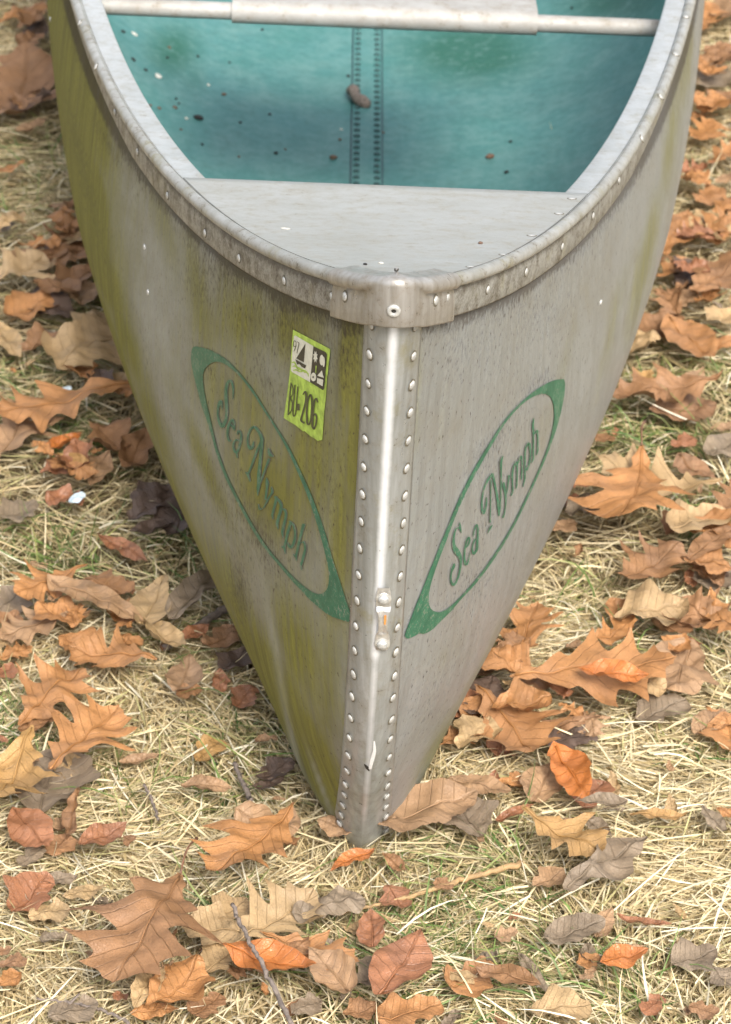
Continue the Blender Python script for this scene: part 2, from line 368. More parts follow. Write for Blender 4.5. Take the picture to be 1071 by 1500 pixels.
DIRT_L = [(400, 480, 90, 45, 25, .34), (500, 520, 35, 60, 0, .36), (300, 420, 60, 50, 40, .3), (480, 700, 30, 120, 0, .26), (340, 760, 30, 120, -24, .28), (230, 560, 14, 160, -18, .24), (385, 790, 26, 90, -22, .48), (352, 860, 16, 60, -8, .55), (330, 400, 60, 20, 38, .45), (430, 455, 70, 14, 12, .5), (510, 468, 35, 10, 10, .8), (285, 345, 60, 12, 44, .45), (390, 560, 16, 60, -25, .38), (120, 240, 12, 150, -14, .35), (440, 600, 20, 70, -20, .3), (165, 220, 60, 9, 58, .35), (140, 330, 8, 140, -16, .3), (300, 530, 18, 40, -30, .3)]
DIRT_R = [(680, 520, 90, 60, 0, .20), (800, 470, 60, 60, 0, .2), (640, 1010, 30, 90, 25, .2), (790, 560, 34, 16, -35, .5), (718, 655, 20, 60, 32, .48), (720, 740, 16, 70, 18, .42), (690, 850, 34, 50, 10, .36), (660, 890, 22, 30, 0, .34), (740, 450, 60, 8, -25, .35), (850, 365, 60, 9, -46, .4), (930, 255, 70, 8, -60, .4), (640, 462, 26, 8, -8, .3), (760, 600, 24, 14, -30, .3), (598, 930, 8, 30, 0, .4)]
RUB = [(212, 364, 3, 8, 15, .9), (405, 960, 5, 120, -10, .4), (430, 1090, 4, 90, -14, .5), (470, 1150, 3, 50, -20, .5), (235, 520, 22, 130, -16, .3), (250, 400, 22, 90, -12, .25), (300, 760, 20, 90, -22, .28)]

NU, NV = 190, 74
ug = np.r_[np.linspace(0, 1, 16) ** 2 * .03, .03 + .47 * np.linspace(0, 1, 121)[1:], .5 + .5 * np.linspace(0, 1, NU - 135)[1:]]; NU = len(ug)
vg = np.linspace(0, 1, NV)
def skin(off=0.0, wtop=1.0):
    U, Vv = np.meshgrid(ug, vg, indexing='ij'); w = Vv ** 1.7 * wtop
    sy = stem_y(w); S = U * (HALF - sy); y = sy + S; x = hx(S, w); z = zs(y) * w - drop(w, S)
    P = np.stack([x, y, z], -1)
    if off:
        du = np.gradient(P, axis=0); dv = np.gradient(P, axis=1); n = np.cross(du, dv); n /= np.maximum(np.linalg.norm(n, axis=-1), 1e-9)[..., None]
        n = np.nan_to_num(n); n[..., 0] = np.where(n[..., 0] < 0, 0, n[..., 0])
        P = P - off * n; P[..., 0] = np.maximum(P[..., 0], 0.0004 if False else 0); 
    girth = np.cumsum(np.r_['1', np.zeros((len(ug), 1)), np.linalg.norm(np.diff(P, axis=1), axis=-1)], axis=1)
    return P, girth
def full_skin(P, girth):
    # left/right x bow/stern copies of the bow quarter
    V, F, UV, side = [], [], [], []
    n = P.shape[0] * P.shape[1]
    for k, (sx, st) in enumerate(((1, 0), (-1, 0), (1, 1), (-1, 1))):
        Q = P.copy(); Q[..., 0] *= sx
        if st: Q[..., 1] = 2 * HALF - Q[..., 1]
        V.append(Q.reshape(-1, 3)); F += grid_faces(P.shape[0], P.shape[1], k * n, flip=(sx < 0) != bool(st))
        UV.append(np.stack([Q[..., 1] + (7.3 if sx < 0 else 0), girth], -1).reshape(-1, 2)); side.append(np.full(n, sx))
    return np.concatenate(V), F, np.concatenate(UV), np.concatenate(side)
def weld(o, d=2e-5):
    import bmesh
    bm = bmesh.new(); bm.from_mesh(o.data); bmesh.ops.remove_doubles(bm, verts=bm.verts, dist=d); bm.to_mesh(o.data); bm.free()

P_out, G_out = skin()
V, F, UV, side = full_skin(P_out, G_out)
Vw = to_world(V); px, py = project(Vw); near = Vw[:, 1] < 1.6
alg = np.where(side < 0, blob(px, py, ALG_L), blob(px, py, ALG_R)) * near + np.where(near, 0, .35) + .20 * (side < 0)
dirt = np.where(side < 0, blob(px, py, DIRT_L), blob(px, py, DIRT_R)) * near
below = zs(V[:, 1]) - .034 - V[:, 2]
dirt = np.maximum(dirt, 1.0 * np.exp(-(np.clip(below, 0, 1) / .0075) ** 2)) + .22 * np.exp(-np.clip(below, 0, 1) / .03)  # line under the flange: dirt, with the flange's shadow painted in
rub_and_highlight = np.where(side < 0, blob(px, py, RUB), 0) * near
hull = mesh_obj('hull', Vw, F, M['hull'], canoe, uv=UV, attrs=dict(algae=alg, dirt=dirt, rub_and_highlight=rub_and_highlight))
BV_HULL = BVHTree.FromPolygons([tuple(v) for v in Vw], F)
weld(hull)
P_in, G_in = skin(.0035, .985)
V, F, UV, side = full_skin(P_in, G_in)
Vi = to_world(V); px, py = project(Vi)
dark_patch = blob(px, py, [(690, 75, 105, 52, 0, 1.), (255, 75, 42, 40, 0, .75), (285, 110, 20, 30, 0, .4), (900, 5, 90, 40, 0, .8)])  # soft darker green patches on the lining
inner = mesh_obj('interior_lining', Vi, F, M['interior'], canoe, uv=UV, attrs=dict(dark_patch=dark_patch))
BV_IN = BVHTree.FromPolygons([tuple(v) for v in Vi], F)
def hit(bv, px, py):
    d = pray(px, py); loc, nrm, i, t = bv.ray_cast(Vector(CAM_O), Vector(d), 20)
    if loc is None: return None
    if nrm.dot(Vector(d)) > 0: nrm = -nrm
    return np.array(loc), np.array(nrm)

# ------------------------------------------------------------------ stem plate
M['skirt'] = simple('rivet_grime', (.13, .112, .075), .8, 0, .5, 500)
RIV = dome_mesh('rivet', .0034, .0019, M['rivet'], skirt=1.3)
RIV_S = dome_mesh('rivet', .0028, .0014, M['rivet'], 10)
def edge_w(w): return .0192 + .0065 * math.exp(-w / .12)
def edge_x(w): return edge_w(w) * (.22 + .78 * min(1., w / .085) ** .8)
def riv_x(w): return edge_w(w) - .0052
rows = np.r_[np.linspace(.004, .2, 44), np.linspace(.21, .975, 70)]
cols = np.linspace(-1, 1, 25)
G = np.array([[hull_pt(c * edge_x(w), w) for c in cols] for w in rows])
Gn = np.cross(np.gradient(G, axis=1), np.gradient(G, axis=0)); Gn /= np.linalg.norm(Gn, axis=-1)[..., None]
if Gn[60, 12, 1] > 0: Gn = -Gn
offs = np.full(len(cols), .0010); G2 = G + Gn * offs[None, :, None]
G2 = np.concatenate([(G - Gn * .001)[:, :1], G2, (G - Gn * .001)[:, -1:]], 1)
Sw = to_world(G2.reshape(-1, 3))
ridge_highlight = np.array([[math.exp(-(c * edge_x(w) / (.0034 if w > .46 else .0028)) ** 2) * (1.0 if w > .46 else (.62 if w > .15 else .62 * max(0, w / .15))) for c in np.r_[-1, cols, 1]] for w in rows])  # the ridge's highlight, painted in as a pale rubbed strip
sdirt = np.array([[.16 * (abs(c) > .97) + .12 * math.exp(-((.955 - w) / .02) ** 2) for c in np.r_[-1, cols, 1]] for w in rows])
spl = mesh_obj('stem_plate', Sw, grid_faces(len(rows), len(cols) + 2), M['stem'], canoe, attrs=dict(rub_and_highlight=ridge_highlight.ravel(), dirt=sdirt.ravel()))
BV_STEM = BVHTree.FromPolygons([tuple(v) for v in Sw], grid_faces(len(rows), len(cols) + 2))
RZ = [.564, .540, .516, .493, .469, .445, .421, .397, .373, .349, .325, .301, .277, .253, .230, .206, .183, .160, .138, .116, .096, .076, .058, .043, .031]
rng = random.Random(4)
for z in RZ:
    w = z / .602
    for sx in (-1, 1):
        x = sx * riv_x(w); p = hull_pt(x, w); q = hull_pt(x * 1.12, w); r = hull_pt(x, w + .01)
        n = np.cross(q - p, r - p); n /= np.linalg.norm(n)
        if n[0] * sx < 0: n = -n
        a, b = to_world(p + n * .0013), to_world(p + n * .1)
        shared('rivet', RIV, spl, frame(a, b - a) @ Matrix.Diagonal((rng.uniform(.9, 1.08), rng.uniform(.9, 1.1), rng.uniform(.8, 1.1), 1)))
# scratch of bare metal and the dent near the forefoot
def stroke(bv, pts, off, name, mat, parent, sub=3, widen=1.0):
    # pts: (px, py, width px): a ribbon laid on the surface
    P = np.array(pts, float); P[:, 2] *= widen; d = np.r_[0, np.cumsum(np.hypot(*np.diff(P[:, :2], axis=0).T))]
    n = max(3, int(len(P) * sub)); tt = np.linspace(0, d[-1], n)
    # Catmull-like smoothing by cubic resampling
    Q = np.stack([np.interp(tt, d, P[:, k]) for k in range(3)], 1)
    for _ in range(2): Q[1:-1] = (Q[:-2] + 2 * Q[1:-1] + Q[2:]) / 4
    T = np.gradient(Q[:, :2], axis=0); T /= np.maximum(np.linalg.norm(T, axis=1), 1e-6)[:, None]; N = np.stack([-T[:, 1], T[:, 0]], 1)
    V, F, ok = [], [], True
    for q, nn in zip(Q, N):
        for s in (-.5, 0, .5):
            h = hit(bv, q[0] + nn[0] * q[2] * s, q[1] + nn[1] * q[2] * s)
            if h is None: return None
            V.append(h[0] + h[1] * off)
    F = grid_faces(len(Q), 3)
    return mesh_obj(name, V, F, mat, parent, smooth=True)
def region(bv, outer, holes, off, name, mat, parent, step=9):
    def inside(p, poly):
        c = False; j = len(poly) - 1
        for i in range(len(poly)):
            a, b = poly[i], poly[j]
            if (a[1] > p[1]) != (b[1] > p[1]) and p[0] < (b[0] - a[0]) * (p[1] - a[1]) / (b[1] - a[1]) + a[0]: c = not c
            j = i
        return c
    vs, es = [], []
    for poly in [outer] + holes:
        k = len(vs); vs += [Vector(p) for p in poly]; es += [(k + i, k + (i + 1) % len(poly)) for i in range(len(poly))]
    o = np.array(outer)
    for gx in np.arange(o[:, 0].min(), o[:, 0].max(), step):
        for gy in np.arange(o[:, 1].min(), o[:, 1].max(), step):
            p = (gx + .13, gy + .21)
            if inside(p, outer) and not any(inside(p, h) for h in holes): vs.append(Vector(p))
    rv, _, rf, *_ = delaunay_2d_cdt(vs, es, [], 0, 1e-4)
    F = []
    for f in rf:
        c = sum((rv[i] for i in f), Vector((0, 0))) / len(f)
        if inside(c, outer) and not any(inside(c, h) for h in holes): F.append(tuple(f))
    V = []
    for p in rv:
        h = hit(bv, p.x, p.y); V.append(h[0] + h[1] * off if h else (0, 0, 0))
    return mesh_obj(name, V, F, mat, parent, smooth=False)
stroke(BV_STEM, [(548, 1085, 2), (549, 1100, 5), (545, 1112, 6), (542, 1126, 4)], .0004, 'scratch', M['scrape'], spl)
stroke(BV_STEM, [(534, 1119, 1.5), (538, 1124, 5), (541, 1129, 1)], .0004, 'chip', M['dark'], spl)
stroke(BV_STEM, [(563, 862, 8), (563, 868, 12)], .0003, 'grime', M['cap'], spl)

# ------------------------------------------------------------------ tow bracket on the stem
def tow_bracket():
    a, b = hit(BV_STEM, 562, 874), hit(BV_STEM, 560, 940)
    root = empty('tow_bracket'); root.parent = canoe
    pa, pb = a[0], b[0]; n = (a[1] + b[1]); n[0] = 0; n /= np.linalg.norm(n); ax = (pb - pa); L = np.linalg.norm(ax); ax /= L; sd = np.cross(ax, n)
    st = [(-.010, .0018, .0060), (-.004, .0022, .0075), (0, .0022, .0078), (.007, .0026, .0078), (.010, .0058, .0072), (.014, .0072, .0052), (.022, .0074, .0046), (.029, .0066, .0050), (.0335, .0026, .0066), (L - .006, .0022, .0076), (L, .0022, .0080), (L + .006, .0018, .0060)]
    st = [s for s in st if s[0] <= L + .01]
    st.sort()
    V = []
    for d, h, wd in st:
        c = pa + ax * d
        for k, up in ((-1, .0), (-1, .0016), (-.8, .0022), (0, .0010 if .008 < d < .03 else .0022), (.8, .0022), (1, .0016), (1, 0)):
            V.append(c + sd * k * wd * .70 + n * (h * .8 + up - .001))
    F = grid_faces(len(st), 7)
    mesh_obj('strap', V, F, M['bright'], root, smooth=False)
    for c in (pa, pb):
        Vv, Ff = [], []
        shared('washer', WASH, root, frame(c + n * .0026, n)); shared('bolt_head', BOLT, root, frame(c + n * .0036, n))
    V = [pa + ax * d + sd * k * .0008 + sd * -.0015 + n * .0068 for d in (.012, .021) for k in (-1, 1)]
    mesh_obj('rust_streak', V, [(0, 1, 3, 2)], M['rust'], root)
WASH = dome_mesh('washer', .0058, .0007, M['washer'], 20); BOLT = dome_mesh('bolt_head', .0041, .0030, M['rivet'], 18)
tow_bracket()

# ------------------------------------------------------------------ gunwales
def plan(S, sx): 
    y = stem_y(1.0) + S
    return np.array([sx * hx(np.array(S), np.array(1.0)), y, zs(np.array(y))])
def top_path(sx):
    S0 = float(x_to_S(.034, 1.0)); y0 = float(stem_y(1.0))
    S = np.r_[np.linspace(S0, .5, 60), np.linspace(.52, HALF - y0, 70)]
    x = hx(S, np.ones_like(S)); y = y0 + S
    x = np.r_[x, x[::-1][1:]]; y = np.r_[y, (2 * HALF - y)[::-1][1:]]
    return np.stack([sx * x, y, zs(y)], -1)
BEAD = [(.004, -.003)] + [(.0018 + .0056 * math.cos(a), -.0053 + .0053 * math.sin(a)) for a in np.radians(np.linspace(150, -95, 12))]
OUTER = BEAD + [(.0030, -.0122), (.0038, -.0170), (.0040, -.0325), (.0034, -.0340), (.0006, -.0340)]
BANDP = [(.0015, -.0045), (-.004, -.0040), (-.022, -.0040), (-.0235, -.0050), (-.0235, -.0120)]
def sweep(path, prof, sx):
    T = np.gradient(path[:, :2], axis=0); T /= np.linalg.norm(T, axis=1)[:, None]
    N = np.stack([T[:, 1], -T[:, 0]], 1) * sx
    V = []
    for p, n in zip(path, N):
        for o, dz in prof: V.append((p[0] + n[0] * o, p[1] + n[1] * o, (float(zs(np.array(p[1] + n[1] * o))) if o < 0 else p[2]) + dz))
    return to_world(np.array(V)), grid_faces(len(path), len(prof), flip=sx < 0)
BV_GUN = {}
GUN = {}
for sx in (-1, 1):
    path = top_path(sx)
    V, F = sweep(path, OUTER, sx)
    gd = {13: .95, 14: .55, 15: .55, 16: .95, 17: 1.1, 12: .6, 0: .5, 1: .35}
    GUN[sx] = mesh_obj('gunwale', V, F, M['gunwale'], canoe, attrs=dict(dirt=np.tile([gd.get(k, .14) for k in range(len(OUTER))], len(path)) * (1.0 if sx < 0 else .85))); BV_GUN[sx] = BVHTree.FromPolygons([tuple(v) for v in V], F)
    V, F = sweep(path, BANDP, sx); mesh_obj('inner_flange', V, F, M['band'], GUN[sx])
for sx, pts in ((-1, [(487, 434), (417, 411), (351, 378), (301, 341), (246, 286), (202, 222), (169, 164), (141, 98), (117, 34)]),
                (1, [(655, 436), (714, 424), (770, 398), (823, 361), (868, 316), (906, 264), (940, 203), (968, 142), (990, 80), (1005, 25)])):
    for q in pts:
        h = hit(BV_GUN[sx], *q)
        if h is not None: shared('rivet', RIV, GUN[sx], frame(h[0], h[1]) @ Matrix.Scale(.92, 4))
for q in ((217, 428), (880, 443), (212, 362), (74, 28)):
    h = hit(BV_HULL, *q)
    if h is not None: shared('rivet', RIV_S, hull, frame(h[0], h[1]))

# ------------------------------------------------------------------ deck plate
def solve_y(px, py, dz):
    d = pray(px, py); lo, hi = 1.2, 6.
    for _ in range(60):
        m = (lo + hi) / 2; h = to_hull(CAM_O + d * m)
        if h[2] > zs(np.array(h[1])) + dz: lo = m
        else: hi = m
    return to_hull(CAM_O + d * lo)
dl, dr = solve_y(277, 262, -.003), solve_y(846, 283, -.003)
y_rear = float((dl[1] + dr[1]) / 2)
ys_ = np.r_[np.linspace(.006, .05, 10), np.linspace(.06, y_rear, 30)]
V = []
cs = np.linspace(-1, 1, 33)
for y in ys_:
    S = y - float(stem_y(1.0)); xg = float(hx(np.array(S), np.array(1.))) - .0035
    for c in cs: V.append((c * xg, y, float(zs(np.array(y))) - .0022 + 0.0 * (1 - c * c)))
for dy, dz in ((.0012, -.0014), (.0016, -.014)):
    for k in range(len(cs)):
        b = V[(len(ys_) - 1) * len(cs) + k]; V.append((b[0], b[1] + dy, b[2] + dz))
Fd = grid_faces(len(ys_) + 2, len(cs)); Vd = to_world(np.array(V))
deck = mesh_obj('deck_plate', Vd, Fd, M['deck'], canoe)
BV_DECK = BVHTree.FromPolygons([tuple(v) for v in Vd], Fd)
for q in ((303, 294), (347, 329), (394, 359), (447, 382), (838, 291), (819, 313), (779, 345), (738, 373), (690, 391)):
    h = hit(BV_DECK, *q)
    if h is not None: shared('rivet', RIV, deck, frame(h[0], h[1]) @ Matrix.Diagonal((.95, .95, .45, 1)))

# ------------------------------------------------------------------ bow cap
xs_ = np.linspace(-.039, .039, 61)
path = []
for x in xs_:
    S = float(x_to_S(abs(x), 1.0)); y = float(stem_y(1.0)) + S; path.append((x, y, float(zs(np.array(y)))))
path = np.array(path)
for _ in range(2): path[1:-1] = (path[:-2] + 2 * path[1:-1] + path[2:]) / 4
T = np.gradient(path[:, :2], axis=0); T /= np.linalg.norm(T, axis=1)[:, None]; N = np.stack([T[:, 1], -T[:, 0]], 1)
A_ = [(-.012, .0006), (-.005, .0006)] + [(.0020 + .0068 * math.cos(a), -.0054 + .0068 * math.sin(a)) for a in np.radians(np.linspace(120, -75, 10))] + [(.0046, -.0165), (.0053, -.022), (.0053, -.036), (.0048, -.0372), (.0018, -.0372)]
B_ = [(-.014, .0008), (-.006, .0010)] + [(-.0006 + .0054 * math.cos(a), -.0046 + .0056 * math.sin(a)) for a in np.radians(np.linspace(90, 0, 10))] + [(.0048, -.015), (.0048, -.024), (.0047, -.0350), (.0042, -.0360), (.0012, -.0360)]
V = []
for x, p, n in zip(xs_, path, N):
    k = np.clip((.0185 - abs(x)) / .010, 0, 1); k = k * k * (3 - 2 * k)
    for (a, b), (c, d) in zip(A_, B_): V.append((p[0] + n[0] * (a * (1 - k) + c * k), p[1] + n[1] * (a * (1 - k) + c * k), p[2] + b * (1 - k) + d * k))
Fc = grid_faces(len(xs_), len(A_)); Vc = to_world(np.array(V))
cap = mesh_obj('bow_cap', Vc, Fc, M['cap'], canoe)
BV_CAP = BVHTree.FromPolygons([tuple(v) for v in Vc], Fc)
for q in ((506, 434), (638, 440)):
    h = hit(BV_CAP, *q)
    if h is not None: shared('rivet', RIV, cap, frame(h[0], h[1]))
h = hit(BV_CAP, 577, 455)
def ring_mesh(r0, r1, hgt, mat, n=20):
    V, F = [], []
    for r, z in ((r1, -.001), (r1, hgt * .7), (r1 * .9, hgt), (r0 * 1.15, hgt), (r0, hgt * .8), (r0, -.0006)):
        V += [(r * math.cos(2 * math.pi * k / n), r * math.sin(2 * math.pi * k / n), z) for k in range(n)]
    F = grid_faces(6, n, 0, True); me = bpy.data.meshes.new('rivet'); me.from_pydata(V, [], F); me.polygons.foreach_set('use_smooth', [True] * len(F)); me.materials.append(mat); return me
shared('hollow_rivet', ring_mesh(.0017, .0046, .0016, M['rivet']), cap, frame(h[0], h[1]))
shared('rivet_hole', dome_mesh('rivet_hole', .0019, .0002, M['dark']), cap, frame(h[0] + h[1] * .0001, h[1]))

# ------------------------------------------------------------------ keel strip inside, with its rivets
ks = np.linspace(.34, 3.9, 160)
def floor_z(x, y):
    a = to_world(np.array([x, y, .5])); b = to_world(np.array([x, y, -.1])); d = Vector(b - a)
    loc, nrm, *_ = BV_IN.ray_cast(Vector(a), d.normalized(), 2)
    return None if loc is None else to_hull(np.array(loc))[2]
zk = np.array([max(filter(None.__ne__, (floor_z(.017, y), floor_z(-.017, y), .004))) for y in ks])
V = []
for y, z in zip(ks, zk):
    for x, dz in ((-.0178, -.002), (-.0175, .0014), (-.006, .0018), (.006, .0018), (.0175, .0014), (.0178, -.002)): V.append((x, y, z + dz))
keel = mesh_obj('keel_strip', to_world(np.array(V)), grid_faces(len(ks), 6), M['interior'], canoe, smooth=False, attrs=dict(dark_patch=np.zeros(len(V))))
M['keel_rivet'] = simple('grimy_teal_rivet', (.022, .07, .066), .5, 0, .3, 300)
RIV_K = dome_mesh('rivet', .0040, .0026, M['keel_rivet'], 8)
for x in (-.0186, .0186):
    Vs = to_world(np.array([(x + k, y, z + .0012) for y, z in zip(ks, zk) for k in (-.0012, .0012)])); mesh_obj('seam', Vs, grid_faces(len(ks), 2), M['keel_rivet'], keel)
upv = to_world(np.array([0, 0, 1.])) - to_world(np.zeros(3))
for y in np.arange(.44, 2.3, .0165):
    for x in (-.0122, .0122):
        p = to_world(np.array([x, y, float(np.interp(y, ks, zk)) + .0016])); shared('rivet', RIV_K, keel, frame(p, upv))

# ------------------------------------------------------------------ bow seat
sp = solve_y(560, 25, -.055); ySeat = float(sp[1]); zSeat = float(sp[2])
seat = empty('seat'); seat.parent = canoe
xe = float(hx(np.array(ySeat), np.array(.87))) - .006
pth = to_world(np.array([(x, ySeat, zSeat) for x in np.linspace(-xe, xe, 24)]))
rad = np.array([.0092 - .002 * max(0, (abs(t) - .9) / .1) for t in np.linspace(-1, 1, 24)])
V, F = tube(pth, rad, 16); mesh_obj('front_tube', V, F, M['seat'], seat)
hl, hr = to_hull(CAM_O + pray(340, 18) * np.linalg.norm(pth[8] - CAM_O)), to_hull(CAM_O + pray(787, 25) * np.linalg.norm(pth[18] - CAM_O))
xl, xr = float(hl[0]), float(hr[0])
prof_s = [(.24, .0020), (.10, .0020), (.010, .0125)] + [(.0125 * math.cos(a), .0125 * math.sin(a)) for a in np.radians(np.linspace(85, 300, 16))]
V = []
xx = np.r_[xl, np.linspace(xl + .004, xr - .004, 20), xr]
for x in xx:
    for o, dz in prof_s: V.append((x, ySeat + o, zSeat + dz))
mesh_obj('seat_pan', to_world(np.array(V)), grid_faces(len(xx), len(prof_s)), M['seat'], seat)
pth = to_world(np.array([(x, ySeat + .24, zSeat) for x in np.linspace(-xe - .03, xe + .03, 10)])); V, F = tube(pth, .0105, 12); mesh_obj('rear_tube', V, F, M['seat'], seat)

# ------------------------------------------------------------------ name decals: green ring and letters
K5 = lambda pts: [(250 + x / 3, 460 + y / 3) for x, y in pts]
K6 = lambda pts: [(540 + x / 3.347, 520 + y / 3.347) for x, y in pts]
def dense(poly, step=5.):
    out = []
    for i in range(len(poly)):
        a, b = np.array(poly[i]), np.array(poly[(i + 1) % len(poly)]); n = max(1, int(np.hypot(*(b - a)) / step))
        out += [tuple(a + (b - a) * k / n) for k in range(n)]
    return out
def chaikin(poly, n=1):
    for _ in range(n):
        q = []
        for i in range(len(poly)):
            a, b = np.array(poly[i]), np.array(poly[(i + 1) % len(poly)]); q += [tuple(.75 * a + .25 * b), tuple(.25 * a + .75 * b)]
        poly = q
    return poly
def grow(poly, d):
    P = np.array(poly); T = np.roll(P, -1, 0) - np.roll(P, 1, 0); T /= np.linalg.norm(T, axis=1)[:, None]; N = np.stack([T[:, 1], -T[:, 0]], 1)
    A = .5 * np.sum(P[:, 0] * np.roll(P[:, 1], -1) - np.roll(P[:, 0], -1) * P[:, 1])
    return [tuple(p) for p in P + N * d * (1 if A > 0 else -1)]
RINGS = {-1: (K5([(103, 140), (150, 148), (195, 165), (250, 200), (290, 240), (330, 285), (365, 330), (400, 385), (440, 450), (475, 505), (510, 560), (545, 625), (580, 700), (610, 765), (640, 840), (670, 920), (690, 985), (705, 1040), (725, 1105), (750, 1180), (775, 1260), (793, 1310), (793, 1355), (760, 1345), (700, 1325), (650, 1285), (610, 1250), (575, 1210), (530, 1165), (480, 1105), (420, 1035), (375, 970), (330, 890), (285, 805), (245, 725), (220, 660), (200, 600), (185, 540), (165, 475), (145, 420), (125, 350), (105, 270), (92, 205), (95, 160)]),
              K5([(148, 260), (160, 235), (185, 215), (210, 210), (240, 220), (275, 245), (310, 280), (345, 325), (378, 372), (405, 416), (443, 476), (478, 532), (508, 586), (541, 655), (572, 726), (602, 798), (632, 882), (660, 975), (682, 1060), (697, 1130), (697, 1180), (685, 1215), (660, 1230), (625, 1220), (585, 1190), (540, 1150), (493, 1098), (436, 1032), (388, 960), (343, 882), (298, 798), (258, 717), (230, 645), (208, 580), (193, 515), (176, 440), (157, 360), (148, 300)])),
         1: (K6([(962, 118), (930, 118), (890, 128), (840, 155), (790, 190), (740, 235), (690, 285), (640, 350), (590, 430), (540, 510), (490, 600), (450, 680), (415, 760), (385, 840), (350, 920), (320, 1000), (290, 1070), (260, 1150), (230, 1220), (200, 1300), (175, 1365), (175, 1385), (195, 1390), (230, 1372), (245, 1362), (270, 1368), (310, 1345), (330, 1325), (370, 1285), (410, 1245), (450, 1195), (510, 1135), (570, 1060), (640, 960), (700, 860), (760, 740), (815, 620), (860, 520), (895, 430), (925, 340), (945, 260), (958, 190)]),
             K6([(895, 215), (870, 193), (840, 192), (800, 207), (760, 235), (710, 282), (657, 350), (606, 437), (557, 522), (508, 612), (468, 692), (433, 772), (406, 842), (380, 912), (350, 987), (324, 1060), (302, 1130), (292, 1190), (298, 1235), (320, 1255), (350, 1257), (385, 1240), (430, 1198), (492, 1132), (552, 1058), (624, 956), (686, 856), (747, 736), (802, 617), (846, 517), (880, 428), (900, 340), (905, 280)]))}
def LT(ox, oy, pts): return [(ox + x / 10.714, oy + y / 10.714, w / 10.714) for x, y, w in pts]
a1, a2, a3 = (310, 540), (355, 610), (380, 700)
b1, b2, b3 = (640, 740), (695, 650), (730, 600)
